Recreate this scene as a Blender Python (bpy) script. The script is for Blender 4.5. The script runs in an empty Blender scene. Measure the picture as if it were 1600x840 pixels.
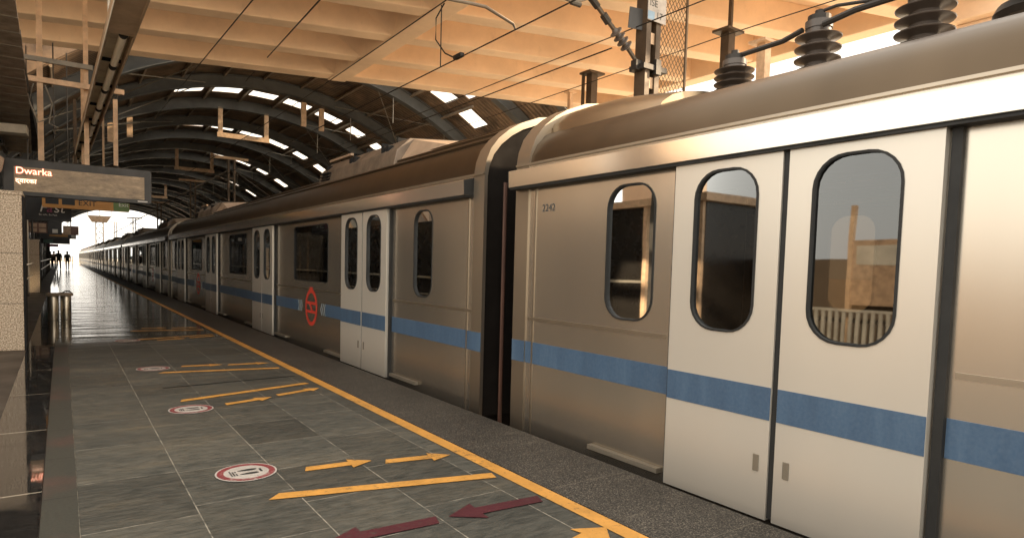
import bpy, bmesh, math, random
from mathutils import Vector, Matrix
from mathutils.geometry import tessellate_polygon
R = math.radians
random.seed(7)
sc = bpy.context.scene
COL = sc.collection

# ------------------------------------------------------------------ camera
CAM_F, YAW, PIT, ROLL, H = 996.97, .6149, -.0618, .027, 1.2614
cd = bpy.data.cameras.new('camera'); cam = bpy.data.objects.new('camera', cd); COL.objects.link(cam)
fwd = Vector((math.sin(YAW)*math.cos(PIT), math.cos(YAW)*math.cos(PIT), math.sin(PIT)))
rt = Vector((math.cos(YAW), -math.sin(YAW), 0)); up = rt.cross(fwd)
r2 = rt*math.cos(ROLL)+up*math.sin(ROLL); u2 = -rt*math.sin(ROLL)+up*math.cos(ROLL)
M = Matrix.Identity(4)
for i in range(3):
    M[i][0] = r2[i]; M[i][1] = u2[i]; M[i][2] = -fwd[i]
M[2][3] = H
cam.matrix_world = M
cd.sensor_width = 36; cd.lens = CAM_F/1600*36; cd.shift_y = 60.53/1600
cd.clip_start = .05; cd.clip_end = 3000
sc.camera = cam

# ------------------------------------------------------------------ sky, sun, exposure
w = bpy.data.worlds.new('World'); sc.world = w; w.use_nodes = True
nt = w.node_tree; nt.nodes.clear()
SUN_EL, SUN_AZ = R(27), R(118)            # azimuth clockwise from +Y: beyond the train, a little behind the camera
sky = nt.nodes.new('ShaderNodeTexSky'); sky.sky_type = 'NISHITA'; sky.sun_disc = False
sky.sun_elevation = SUN_EL; sky.sun_rotation = SUN_AZ; sky.dust_density = 6; sky.air_density = 1.2
tint = nt.nodes.new('ShaderNodeMix'); tint.data_type = 'RGBA'; tint.blend_type = 'MIX'
tint.inputs[0].default_value = .72
tint.inputs[7].default_value = (16.2, 15.1, 13.4, 1)     # pale warm overcast veil
bg = nt.nodes.new('ShaderNodeBackground'); bg.inputs[1].default_value = .1
wo = nt.nodes.new('ShaderNodeOutputWorld')
nt.links.new(sky.outputs[0], tint.inputs[6]); nt.links.new(tint.outputs[2], bg.inputs[0]); nt.links.new(bg.outputs[0], wo.inputs[0])
ld = bpy.data.lights.new('sun', 'SUN'); ld.energy = 5.0; ld.angle = R(1.5); ld.color = (1, .76, .50)
so = bpy.data.objects.new('sun', ld); COL.objects.link(so)
sdir = Vector((math.sin(SUN_AZ)*math.cos(SUN_EL), math.cos(SUN_AZ)*math.cos(SUN_EL), math.sin(SUN_EL)))
so.rotation_euler = sdir.to_track_quat('Z', 'Y').to_euler()
vs = sc.view_settings; vs.view_transform = 'Standard'; vs.look = 'None'; vs.gamma = 1; vs.exposure = 0.80; vs.use_curve_mapping = False

# ------------------------------------------------------------------ materials
def nodes(name):
    m = bpy.data.materials.new(name); m.use_nodes = True
    t = m.node_tree; b = t.nodes['Principled BSDF']
    return m, t, b
def N(t, kind, **kw):
    n = t.nodes.new(kind)
    for k, v in kw.items(): setattr(n, k, v)
    return n
def mapping(t, scale=(1,1,1), rot=(0,0,0), loc=(0,0,0), src='Object'):
    tc = N(t, 'ShaderNodeTexCoord'); mp = N(t, 'ShaderNodeMapping')
    mp.inputs['Scale'].default_value = scale; mp.inputs['Rotation'].default_value = rot; mp.inputs['Location'].default_value = loc
    t.links.new(tc.outputs[src], mp.inputs[0]); return mp
def noise(t, vec, scale, detail=5, rough=.6):
    n = N(t, 'ShaderNodeTexNoise'); n.inputs['Scale'].default_value = scale; n.inputs['Detail'].default_value = detail
    n.inputs['Roughness'].default_value = rough
    if vec is not None: t.links.new(vec, n.inputs['Vector'])
    return n
def ramp(t, fac, stops):
    r = N(t, 'ShaderNodeValToRGB'); e = r.color_ramp.elements
    while len(e) < len(stops): e.new(.5)
    for i, (p, c) in enumerate(stops):
        e[i].position = p; e[i].color = (*c, 1) if len(c) == 3 else c
    t.links.new(fac, r.inputs[0]); return r
def mixc(t, fac, a, b, mode='MIX'):
    m = N(t, 'ShaderNodeMix', data_type='RGBA', blend_type=mode)
    for s, v in ((0, fac), (6, a), (7, b)):
        if hasattr(v, 'links') or hasattr(v, 'is_output'): t.links.new(v, m.inputs[s])
        elif s == 0: m.inputs[0].default_value = v
        else: m.inputs[s].default_value = (*v, 1)
    return m.outputs[2]
def mathn(t, op, a, b=None, clamp=False):
    m = N(t, 'ShaderNodeMath', operation=op, use_clamp=clamp)
    for i, v in enumerate((a, b)):
        if v is None: continue
        if hasattr(v, 'is_output'): t.links.new(v, m.inputs[i])
        else: m.inputs[i].default_value = v
    return m.outputs[0]
def bump(t, b, h, strength=.3, dist=.01):
    n = N(t, 'ShaderNodeBump'); n.inputs['Strength'].default_value = strength; n.inputs['Distance'].default_value = dist
    t.links.new(h, n.inputs['Height']); t.links.new(n.outputs[0], b.inputs['Normal']); return n
def simple(name, col, rough=.6, metal=0, var=.25, scale=3, bmp=.15, stretch=(1,1,1), grain=40):
    """paint / plain surface with soft dirt and a fine grain"""
    m, t, b = nodes(name)
    mp = mapping(t, stretch)
    n = noise(t, mp.outputs[0], scale, 6, .65)
    dark = tuple(c*(1-var) for c in col); lite = tuple(min(1, c*(1+var*.6)) for c in col)
    r = ramp(t, n.outputs['Fac'], [(.3, dark), (.7, lite)])
    t.links.new(r.outputs[0], b.inputs['Base Color'])
    rr = ramp(t, n.outputs['Fac'], [(.3, (min(1, rough*1.25),)*3), (.7, (rough*.85,)*3)])
    t.links.new(rr.outputs[0], b.inputs['Roughness'])
    b.inputs['Metallic'].default_value = metal
    if bmp:
        g = noise(t, mp.outputs[0], grain, 4); bump(t, b, g.outputs['Fac'], bmp, .004)
    return m
def emis(name, col, s):
    m, t, b = nodes(name); b.inputs['Base Color'].default_value = (*col, 1)
    b.inputs['Emission Color'].default_value = (*col, 1); b.inputs['Emission Strength'].default_value = s; return m

def steel(name, base, rough, dirt=.25, metal=.9, brush=True, wav=.25):
    m, t, b = nodes(name)
    mp = mapping(t); mps = mapping(t, (1, 3.2, .55))
    n1 = noise(t, mps.outputs[0], .8, 2, .5); n3 = noise(t, mp.outputs[0], .9, 0); n4 = noise(t, mp.outputs[0], 30, 3)
    dark = tuple(x*(1-dirt) for x in base)
    c = mixc(t, n1.outputs['Fac'], base, dark)
    sep = N(t, 'ShaderNodeSeparateXYZ'); t.links.new(mp.outputs[0], sep.inputs[0])
    low = N(t, 'ShaderNodeMapRange', interpolation_type='SMOOTHSTEP'); low.inputs[1].default_value = .45; low.inputs[2].default_value = -.10
    low.inputs[3].default_value = 0; low.inputs[4].default_value = .45; t.links.new(sep.outputs[2], low.inputs[0])
    c = mixc(t, low.outputs[0], c, (.13, .105, .08))      # brake dust on the skirt
    t.links.new(c, b.inputs['Base Color']); b.inputs['Metallic'].default_value = metal; b.inputs['Roughness'].default_value = rough
    bump(t, b, mathn(t, 'ADD', mathn(t, 'MULTIPLY', n3.outputs['Fac'], wav), mathn(t, 'MULTIPLY', n4.outputs['Fac'], .004)), .5, .02)
    return m

MT = {}
MT['steel'] = steel('brushed_steel', (.75, .68, .575), .26, dirt=.25, wav=.25)
MT['door'] = steel('door_paint', (.76, .71, .62), .30, dirt=.10, metal=.4, brush=False, wav=.12)
MT['cantrail'] = steel('polished_steel', (.80, .75, .67), .15, dirt=.1, wav=.45)
MT['roofsteel'] = steel('roof_steel', (.15, .11, .072), .36, dirt=.4, brush=False)
MT['endframe'] = steel('end_frame_steel', (.50, .43, .34), .35, dirt=.2)
MT['hood'] = steel('hood_steel', (.36, .28, .19), .28, dirt=.3, brush=False, wav=.5)
MT['dark'] = simple('dark_rubber', (.018, .018, .017), .6)
MT['gang'] = simple('gangway_rubber', (.016, .013, .011), .8)
MT['gang'].node_tree.nodes['Principled BSDF'].inputs['Specular IOR Level'].default_value = .1
MT['rust'] = simple('red_brown_paint', (.09, .04, .025), .5)
MT['sill'] = simple('sill_metal', (.30, .265, .21), .45, .6)
MT['acgrey'] = simple('roof_unit_grey', (.20, .155, .115), .55, .3, var=.4)
MT['acpale'] = simple('roof_unit_pale', (.40, .285, .195), .55, 0, var=.2)
MT['porc'] = simple('insulator_glaze', (.11, .092, .08), .30)
MT['porc_red'] = simple('red_cap_paint', (.20, .02, .025), .5)
MT['busbar'] = simple('bus_bar_metal', (.05, .045, .04), .5, .5)
# blue stripe
def stripe_mat():
    m, t, b = nodes('blue_stripe_film')
    mp = mapping(t, (1, 2.4, .5)); n = noise(t, mp.outputs[0], 2.4, 5, .7)
    mp2 = mapping(t, (1, 1, 1)); n2 = noise(t, mp2.outputs[0], 60, 3)
    c = ramp(t, n.outputs['Fac'], [(.32, (.028, .075, .155)), (.55, (.040, .098, .19)), (.78, (.075, .145, .24))])
    c2 = mixc(t, mathn(t, 'MULTIPLY', n2.outputs['Fac'], .25), c.outputs[0], (.3, .36, .4))
    t.links.new(c2, b.inputs['Base Color']); b.inputs['Roughness'].default_value = .42
    return m
MT['stripe'] = stripe_mat()
MT['red'] = simple('signal_red_film', (.80, .08, .05), .4, var=.12)
MT['paleblue'] = simple('pale_film', (.45, .55, .62), .4)
def glass_mat(name, tint, f0=.12):
    m, t, b = nodes(name); t.nodes.remove(b)
    tr = N(t, 'ShaderNodeBsdfTransparent'); tr.inputs[0].default_value = (*tint, 1)
    gl = N(t, 'ShaderNodeBsdfGlossy'); gl.inputs['Roughness'].default_value = .02; gl.inputs[0].default_value = (.93, .96, .97, 1)
    lw = N(t, 'ShaderNodeLayerWeight'); lw.inputs[0].default_value = .35
    mr = N(t, 'ShaderNodeMapRange'); mr.inputs[3].default_value = f0; mr.inputs[4].default_value = 1
    t.links.new(lw.outputs['Fresnel'], mr.inputs[0])
    mx = N(t, 'ShaderNodeMixShader'); t.links.new(mr.outputs[0], mx.inputs[0]); t.links.new(tr.outputs[0], mx.inputs[1]); t.links.new(gl.outputs[0], mx.inputs[2])
    mp = mapping(t); nn = noise(t, mp.outputs[0], 1.5, 2); bp = N(t, 'ShaderNodeBump'); bp.inputs['Strength'].default_value = .03; bp.inputs['Distance'].default_value = .02
    t.links.new(nn.outputs['Fac'], bp.inputs['Height']); t.links.new(bp.outputs[0], gl.inputs['Normal'])
    t.links.new(mx.outputs[0], t.nodes['Material Output'].inputs[0]); return m
MT['glass'] = glass_mat('tinted_window_glass', (.20, .165, .125), .09)
MT['inwall'] = simple('interior_panel', (.62, .46, .30), .5, var=.1)
MT['infloor'] = simple('interior_floor', (.10, .09, .08), .5)
MT['seat'] = simple('seat_shell', (.25, .27, .27), .4)
MT['pole'] = simple('grab_pole_steel', (.7, .6, .45), .25, .9)
# setting
def floor_mat():
    m, t, b = nodes('slate_floor')
    tc = N(t, 'ShaderNodeTexCoord'); sep = N(t, 'ShaderNodeSeparateXYZ'); t.links.new(tc.outputs['Object'], sep.inputs[0])
    wob = noise(t, tc.outputs['Object'], 1.3, 3)
    cx = N(t, 'ShaderNodeCombineXYZ')
    t.links.new(mathn(t, 'ADD', sep.outputs[1], mathn(t, 'MULTIPLY', wob.outputs['Fac'], .05)), cx.inputs[0])
    t.links.new(mathn(t, 'ADD', sep.outputs[0], mathn(t, 'MULTIPLY', wob.outputs['Color'], .0)), cx.inputs[1])
    mp = N(t, 'ShaderNodeMapping'); mp.inputs['Location'].default_value = (.15, -.05, 0); t.links.new(cx.outputs[0], mp.inputs[0])
    br = N(t, 'ShaderNodeTexBrick', offset=.37, offset_frequency=2, squash=1.25, squash_frequency=3)
    t.links.new(mp.outputs[0], br.inputs['Vector'])
    br.inputs['Color1'].default_value = (0, 0, 0, 1); br.inputs['Color2'].default_value = (1, 1, 1, 1); br.inputs['Mortar'].default_value = (.5, .5, .5, 1)
    br.inputs['Scale'].default_value = 1; br.inputs['Mortar Size'].default_value = .0035; br.inputs['Mortar Smooth'].default_value = .3
    br.inputs['Brick Width'].default_value = .62; br.inputs['Row Height'].default_value = .495
    mpn = mapping(t, (.55, 1.8, 1)); big = noise(t, mpn.outputs[0], 1.6, 8, .7)
    mpf = mapping(t, (.6, 2.2, 1)); fine = noise(t, mpf.outputs[0], 14, 8, .75)
    stone = ramp(t, big.outputs['Fac'], [(.32, (.022, .026, .024)), (.45, (.044, .048, .042)), (.57, (.078, .074, .058)), (.70, (.14, .112, .07))])
    c = mixc(t, .35, stone.outputs[0], ramp(t, fine.outputs['Fac'], [(.34, (.012, .014, .013)), (.70, (.24, .22, .18))]).outputs[0])
    c = mixc(t, .45, c, ramp(t, br.outputs['Color'], [(0, (.5,)*3), (1, (1.5,)*3)]).outputs[0], 'MULTIPLY')
    # pale broken grout
    brk = noise(t, tc.outputs['Object'], 7, 6, .75)
    gm = mathn(t, 'MULTIPLY', br.outputs['Fac'], ramp(t, brk.outputs['Fac'], [(.42, (.10,)*3), (.58, (1,)*3)]).outputs[0])
    c = mixc(t, gm, c, (.34, .31, .25))
    # mottled scuffs
    sc_ = noise(t, mpf.outputs[0], 3.2, 9, .8)
    c = mixc(t, ramp(t, sc_.outputs['Fac'], [(.54, (0,)*3), (.74, (.55,)*3)]).outputs[0], c, (.15, .14, .115))
    t.links.new(c, b.inputs['Base Color'])
    # riven stone near, polished and wet beyond about 11 m
    tr = N(t, 'ShaderNodeMapRange'); tr.inputs[1].default_value = 10.2; tr.inputs[2].default_value = 11.8
    t.links.new(mathn(t, 'ADD', sep.outputs[1], mathn(t, 'MULTIPLY', mathn(t, 'SUBTRACT', big.outputs['Fac'], .5), 3.0)), tr.inputs[0])
    ro1 = ramp(t, fine.outputs['Fac'], [(.3, (.42,)*3), (.7, (.66,)*3)])
    ro2 = ramp(t, big.outputs['Fac'], [(.3, (.07,)*3), (.7, (.15,)*3)])
    ro = mixc(t, tr.outputs[0], ro1.outputs[0], ro2.outputs[0])
    t.links.new(ro, b.inputs['Roughness']); b.inputs['Specular IOR Level'].default_value = .42
    # bump: cross-wise ripples that break the far reflections into bands, grain near
    mpr = mapping(t, (.12, 1.0, 1)); rip = noise(t, mpr.outputs[0], 2.2, 3, .5)
    hh = mathn(t, 'ADD', mathn(t, 'MULTIPLY', fine.outputs['Fac'], mathn(t, 'SUBTRACT', 1.05, tr.outputs[0])), mathn(t, 'MULTIPLY', br.outputs['Fac'], -.6))
    bn = bump(t, b, hh, .35, .012)
    b2 = N(t, 'ShaderNodeBump'); b2.inputs['Strength'].default_value = .5; b2.inputs['Distance'].default_value = .045
    t.links.new(rip.outputs['Fac'], b2.inputs['Height']); t.links.new(b2.outputs[0], bn.inputs['Normal'])
    return m
MT['floor'] = floor_mat()
def edge_mat():
    m, t, b = nodes('edge_granite')
    mp = mapping(t); v = N(t, 'ShaderNodeTexVoronoi'); v.inputs['Scale'].default_value = 95; t.links.new(mp.outputs[0], v.inputs[0])
    big = noise(t, mp.outputs[0], 1.5, 7, .7); f = noise(t, mp.outputs[0], 120, 2)
    mp2 = mapping(t, (.4, 3, 1)); scr = noise(t, mp2.outputs[0], 3, 10, .85)
    c = ramp(t, f.outputs['Fac'], [(.36, (.012, .011, .009)), (.54, (.055, .048, .039)), (.70, (.24, .205, .165))])
    c = mixc(t, .6, c.outputs[0], ramp(t, big.outputs['Fac'], [(.3, (.45,)*3), (.7, (1.2,)*3)]).outputs[0], 'MULTIPLY')
    c = mixc(t, ramp(t, scr.outputs['Fac'], [(.55, (0,)*3), (.70, (.55,)*3)]).outputs[0], c, (.20, .17, .13))
    sep = N(t, 'ShaderNodeSeparateXYZ'); t.links.new(mp.outputs[0], sep.inputs[0])
    jt = mathn(t, 'LESS_THAN', mathn(t, 'FRACT', mathn(t, 'DIVIDE', sep.outputs[1], .93)), .006)
    c = mixc(t, mathn(t, 'MULTIPLY', jt, scr.outputs['Fac']), c, (.2, .17, .13))
    t.links.new(c, b.inputs['Base Color']); b.inputs['Roughness'].default_value = .62
    bump(t, b, v.outputs['Distance'], .5, .004); return m
MT['edge'] = edge_mat()
def worn(name, col, under=(.06, .058, .05), amt=.59):
    m, t, b = nodes(name); mp = mapping(t); n = noise(t, mp.outputs[0], 5, 6, .7); f = noise(t, mp.outputs[0], 26, 8, .8); big = noise(t, mp.outputs[0], 1.3, 3)
    c = ramp(t, n.outputs['Fac'], [(.3, tuple(x*.68 for x in col)), (.65, col)])
    w_ = mathn(t, 'ADD', f.outputs['Fac'], mathn(t, 'MULTIPLY', mathn(t, 'SUBTRACT', big.outputs['Fac'], .5), .35))
    c = mixc(t, ramp(t, w_, [(amt-.03, (0,)*3), (amt+.07, (.85,)*3)]).outputs[0], c.outputs[0], under)
    t.links.new(c, b.inputs['Base Color']); b.inputs['Roughness'].default_value = .5; bump(t, b, f.outputs['Fac'], .3, .003); return m
MT['yellow'] = worn('yellow_paint', (.74, .36, .075))
MT['maroon'] = worn('maroon_paint', (.085, .014, .022))
def border_mat():
    m, t, b = nodes('border_granite_pink')
    mp = mapping(t); n = noise(t, mp.outputs[0], .9, 5); f = noise(t, mp.outputs[0], 110, 3)
    c = ramp(t, n.outputs['Fac'], [(.52, (.055, .057, .048)), (.64, (.095, .057, .048)), (.72, (.065, .062, .05))])
    c = mixc(t, .5, c.outputs[0], ramp(t, f.outputs['Fac'], [(.3, (.4,)*3), (.7, (1.4,)*3)]).outputs[0], 'MULTIPLY')
    sep = N(t, 'ShaderNodeSeparateXYZ'); t.links.new(mp.outputs[0], sep.inputs[0])
    jt = mathn(t, 'LESS_THAN', mathn(t, 'FRACT', mathn(t, 'DIVIDE', sep.outputs[1], .8)), .012)
    c = mixc(t, jt, c, (.02, .02, .02))
    t.links.new(c, b.inputs['Base Color']); b.inputs['Roughness'].default_value = .4; bump(t, b, f.outputs['Fac'], .2, .003); return m
MT['border'] = border_mat()
def polished():
    m, t, b = nodes('polished_black_granite')
    mp = mapping(t); n = noise(t, mp.outputs[0], 4, 6); f = noise(t, mp.outputs[0], 150, 2)
    c = ramp(t, f.outputs['Fac'], [(.45, (.010, .010, .010)), (.7, (.05, .045, .04))])
    sep = N(t, 'ShaderNodeSeparateXYZ'); t.links.new(mp.outputs[0], sep.inputs[0])
    jt = mathn(t, 'LESS_THAN', mathn(t, 'FRACT', mathn(t, 'DIVIDE', mathn(t, 'ADD', sep.outputs[1], .35), 1.5)), .012)
    c = mixc(t, jt, c.outputs[0], (.3, .26, .2)); t.links.new(c, b.inputs['Base Color'])
    r = ramp(t, n.outputs['Fac'], [(.4, (.03,)*3), (.75, (.12,)*3)]); t.links.new(r.outputs[0], b.inputs['Roughness'])
    b.inputs['IOR'].default_value = 2.0
    w_ = noise(t, mp.outputs[0], 1.7, 2); bump(t, b, w_.outputs['Fac'], .06, .02); return m
MT['polished'] = polished()
MT['matteband'] = simple('brown_stone_band', (.075, .062, .05), .5, var=.3, scale=2)
MT['ballast'] = simple('ballast', (.30, .25, .19), .9, var=.5, scale=25, bmp=1)
MT['ground'] = simple('far_ground', (.72, .62, .48), .9, var=.15, scale=.05)
def concrete(name, col, rough=.8):
    m, t, b = nodes(name)
    mp = mapping(t); n = noise(t, mp.outputs[0], .7, 8, .65); f = noise(t, mp.outputs[0], 18, 5)
    mp2 = mapping(t, (2.2, .6, 1)); s = noise(t, mp2.outputs[0], 1.3, 6, .7)
    c = ramp(t, n.outputs['Fac'], [(.34, tuple(x*.86 for x in col)), (.62, tuple(min(1, x*1.06) for x in col))])
    c = mixc(t, ramp(t, s.outputs['Fac'], [(.60, (0,)*3), (.80, (.35,)*3)]).outputs[0], c.outputs[0], tuple(x*.45 for x in col))
    t.links.new(c, b.inputs['Base Color']); b.inputs['Roughness'].default_value = rough
    bump(t, b, f.outputs['Fac'], .2, .01); return m
MT['deck'] = concrete('warm_painted_concrete', (.95, .73, .53))
MT['arch'] = simple('grey_arch_paint', (.105, .112, .115), .45, var=.3, scale=1.5)
def sheet_mat():
    m, t, b = nodes('corrugated_roof_sheet')
    mp = mapping(t); wv = N(t, 'ShaderNodeTexWave', wave_type='BANDS', bands_direction='Y'); wv.inputs['Scale'].default_value = 1.6
    t.links.new(mp.outputs[0], wv.inputs[0]); n = noise(t, mp.outputs[0], .8, 6, .7)
    c = ramp(t, n.outputs['Fac'], [(.35, (.055, .04, .03)), (.65, (.27, .185, .12))])
    t.links.new(c.outputs[0], b.inputs['Base Color']); b.inputs['Roughness'].default_value = .55
    bump(t, b, wv.outputs['Fac'], .8, .04); return m
MT['sheet'] = sheet_mat()
def pane_mat():
    m, t, b = nodes('translucent_skylight'); t.nodes.remove(b)
    a = N(t, 'ShaderNodeBsdfTranslucent'); a.inputs[0].default_value = (.9, .9, .86, 1)
    c = N(t, 'ShaderNodeBsdfTransparent'); c.inputs[0].default_value = (.75, .76, .74, 1)
    mx = N(t, 'ShaderNodeMixShader'); mx.inputs[0].default_value = .6
    t.links.new(a.outputs[0], mx.inputs[1]); t.links.new(c.outputs[0], mx.inputs[2]); t.links.new(mx.outputs[0], t.nodes['Material Output'].inputs[0]); return m
MT['pane'] = pane_mat()
MT['purlin'] = simple('purlin_paint', (.30, .24, .18), .5)
MT['tanpost'] = simple('tan_painted_steel', (.72, .50, .32), .5, var=.3, scale=6)
MT['greybar'] = simple('grey_painted_bar', (.28, .26, .22), .5)
MT['mast'] = simple('brown_mast_paint', (.10, .07, .045), .5, .3, var=.35)
MT['mesh'] = simple('galvanised_mesh', (.20, .15, .10), .5, .5)
MT['wire'] = simple('catenary_copper', (.03, .026, .022), .5, .5, bmp=0)
MT['tube'] = simple('aluminium_tube', (.13, .11, .09), .4, .7)
MT['plank'] = simple('dark_soffit_plank', (.34, .28, .22), .6, var=.4, scale=4)
MT['blackseam'] = simple('black_seam', (.01, .01, .01), .8)
MT['trough'] = simple('light_trough_brown', (.50, .37, .25), .45, .2)
MT['troughface'] = simple('trough_reflector', (.93, .78, .58), .5)
MT['lamp'] = simple('unlit_lamp_tube', (.90, .84, .70), .3, var=.06, bmp=0)
MT['frame'] = simple('sign_frame_grey', (.055, .052, .048), .4, var=.3)
def screen_mat():
    m, t, b = nodes('display_face')
    mp = mapping(t, (1.2, 1, 3)); n = noise(t, mp.outputs[0], 4, 8, .75)
    c = ramp(t, n.outputs['Fac'], [(.3, (.20, .145, .085)), (.55, (.42, .30, .17)), (.75, (.68, .50, .29))])
    t.links.new(c.outputs[0], b.inputs['Base Color']); b.inputs['Roughness'].default_value = .25
    bump(t, b, n.outputs['Fac'], .25, .01); return m
MT['screen'] = screen_mat()
MT['led'] = emis('led_letters', (1.0, .62, .42), 1.4)
MT['ledglow'] = emis('led_fringe', (.8, .12, .04), .8)
MT['signblack'] = simple('sign_black', (.014, .015, .018), .35)
MT['signorange'] = simple('sign_orange', (.60, .30, .08), .4, var=.08)
MT['signgreen'] = simple('sign_green', (.14, .24, .07), .4, var=.08)
MT['signwhite'] = simple('sign_white', (.75, .73, .68), .4, var=.05)
MT['signpink'] = simple('sign_magenta', (.35, .06, .14), .4)
MT['signteal'] = simple('sign_teal', (.16, .30, .26), .4)
MT['signbrown'] = simple('sign_brown', (.20, .10, .07), .4)
MT['signtan'] = simple('sign_tan', (.52, .36, .24), .4, var=.4, scale=8)
def granite():
    m, t, b = nodes('speckled_beige_granite')
    mp = mapping(t); f = noise(t, mp.outputs[0], 65, 4, .7); n = noise(t, mp.outputs[0], 1, 4)
    c = ramp(t, f.outputs['Fac'], [(.40, (.22, .15, .09)), (.5, (.52, .40, .28)), (.60, (.80, .68, .52))])
    t.links.new(c.outputs[0], b.inputs['Base Color']); b.inputs['Roughness'].default_value = .45
    bump(t, b, f.outputs['Fac'], .25, .005); return m
MT['granite'] = granite()
MT['wall'] = concrete('parapet_plaster', (.16, .12, .085))
MT['officewall'] = concrete('office_plaster', (.42, .31, .21))
MT['darkglass'] = simple('dark_cladding', (.022, .02, .018), .25)
MT['stainless'] = simple('stainless_steel', (.62, .54, .42), .28, .9, stretch=(1,1,.3))
MT['stone'] = simple('bin_lid_stone', (.38, .29, .2), .4)
MT['white'] = simple('off_white_enamel', (.62, .58, .5), .4)
MT['plateblue'] = simple('plate_blue', (.22, .34, .46), .4)
MT['stickerwhite'] = worn('sticker_white', (.55, .50, .45), (.12, .11, .10), .60)
MT['stickerred'] = worn('sticker_red', (.26, .045, .05), (.40, .33, .29), .56)
MT['stickerblack'] = simple('sticker_black', (.02, .02, .02), .5)

# ------------------------------------------------------------------ mesh helpers
class MB:
    def __init__(s): s.v = []; s.f = []
    def box(s, x0, x1, y0, y1, z0, z1):
        i = len(s.v)
        s.v += [(x0,y0,z0),(x1,y0,z0),(x1,y1,z0),(x0,y1,z0),(x0,y0,z1),(x1,y0,z1),(x1,y1,z1),(x0,y1,z1)]
        s.f += [tuple(i+k for k in q) for q in ((0,3,2,1),(4,5,6,7),(0,1,5,4),(1,2,6,5),(2,3,7,6),(3,0,4,7))]
        return s
    def quad(s, *p):
        i = len(s.v); s.v += [tuple(q) for q in p]; s.f.append(tuple(range(i, i+len(p)))); return s
    def prism(s, poly, z0, z1, axis='z'):
        i = len(s.v); n = len(poly)
        def P(a, b, c): return {'z': (a, b, c), 'y': (a, c, b), 'x': (c, a, b)}[axis]
        s.v += [P(a, b, z0) for a, b in poly]+[P(a, b, z1) for a, b in poly]
        s.f += [tuple(range(i, i+n))[::-1], tuple(range(i+n, i+2*n))]
        s.f += [(i+k, i+(k+1) % n, i+n+(k+1) % n, i+n+k) for k in range(n)]
        return s
    def tube(s, pts, r, n=8, close=True):
        pts = [Vector(p) for p in pts]; base = len(s.v)
        for k, p in enumerate(pts):
            d = (pts[min(k+1, len(pts)-1)]-pts[max(k-1, 0)]).normalized()
            a = d.cross(Vector((0,0,1)));
            if a.length < .05: a = d.cross(Vector((1,0,0)))
            a.normalize(); b_ = d.cross(a); rr = r[k] if isinstance(r, (list, tuple)) else r
            for j in range(n):
                t = 2*math.pi*j/n; q = p+(a*math.cos(t)+b_*math.sin(t))*rr; s.v.append(tuple(q))
        for k in range(len(pts)-1):
            for j in range(n):
                s.f.append((base+k*n+j, base+k*n+(j+1) % n, base+(k+1)*n+(j+1) % n, base+(k+1)*n+j))
        if close:
            s.f.append(tuple(base+j for j in range(n))); s.f.append(tuple(base+(len(pts)-1)*n+j for j in range(n))[::-1])
        return s
    def lathe(s, prof, c=(0,0,0), n=24, axis=None):
        """prof: (radius, height) from bottom; optional axis vector"""
        base = len(s.v); c = Vector(c); ax = Vector(axis or (0,0,1)).normalized()
        a = ax.orthogonal().normalized(); b_ = ax.cross(a)
        for r_, h in prof:
            for j in range(n):
                t = 2*math.pi*j/n; s.v.append(tuple(c+ax*h+(a*math.cos(t)+b_*math.sin(t))*r_))
        for k in range(len(prof)-1):
            for j in range(n):
                s.f.append((base+k*n+j, base+k*n+(j+1) % n, base+(k+1)*n+(j+1) % n, base+(k+1)*n+j))
        s.f.append(tuple(base+j for j in range(n))[::-1]); s.f.append(tuple(base+(len(prof)-1)*n+j for j in range(n)))
        return s
    def sweep(s, prof, ys, closed=False, scale=None):
        """profile (x,z) swept along y; scale(y)->(fx, fz-function)"""
        base = len(s.v); n = len(prof)
        for y in ys:
            for x, z in prof:
                if scale: x, z = scale(x, z, y)
                s.v.append((x, y, z))
        m = n if closed else n-1
        for k in range(len(ys)-1):
            for j in range(m):
                s.f.append((base+k*n+j, base+(k+1)*n+j, base+(k+1)*n+(j+1) % n, base+k*n+(j+1) % n))
        return s
    def build(s, name, mat, parent=None, smooth=False, bevel=0, loc=None):
        me = bpy.data.meshes.new(name); me.from_pydata(s.v, [], s.f); me.validate()
        if not getattr(s, 'keep', False):
            bm = bmesh.new(); bm.from_mesh(me); bmesh.ops.recalc_face_normals(bm, faces=bm.faces); bm.to_mesh(me); bm.free()
        o = bpy.data.objects.new(name, me); COL.objects.link(o)
        me.materials.append(MT[mat] if isinstance(mat, str) else mat)
        if smooth:
            for p in me.polygons: p.use_smooth = True
            me.set_sharp_from_angle(angle=R(35))
        if bevel:
            b = o.modifiers.new('bevel', 'BEVEL'); b.width = bevel; b.segments = 2; b.limit_method = 'ANGLE'
        if parent is not None: o.parent = parent
        if loc: o.location = loc
        return o
def tag(o, label=None, cat=None, group=None, kind=None):
    if label: o['label'] = label
    if cat: o['category'] = cat
    if group: o['group'] = group
    if kind: o['kind'] = kind
    return o
def empty(name, loc=(0,0,0), rz=0):
    o = bpy.data.objects.new(name, None); COL.objects.link(o); o.location = loc; o.rotation_euler = (0,0,rz); o.empty_display_size = .2
    return o
def copy_tree(o, parent=None):
    c = o.copy(); COL.objects.link(c); c.parent = parent
    for ch in list(o.children): copy_tree(ch, c)
    return c
def structure(o): o['kind'] = 'structure'; return o
def rrect(cx, cy, w_, h_, r_, n=6):
    """rounded rectangle loop (counter-clockwise)"""
    out = []
    for (sx, sy, a0) in ((1,-1,-90), (1,1,0), (-1,1,90), (-1,-1,180)):
        ox, oy = cx+sx*(w_/2-r_), cy+sy*(h_/2-r_)
        for k in range(n+1):
            a = R(a0+90*k/n); out.append((ox+r_*math.cos(a), oy+r_*math.sin(a)))
    return out
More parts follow.
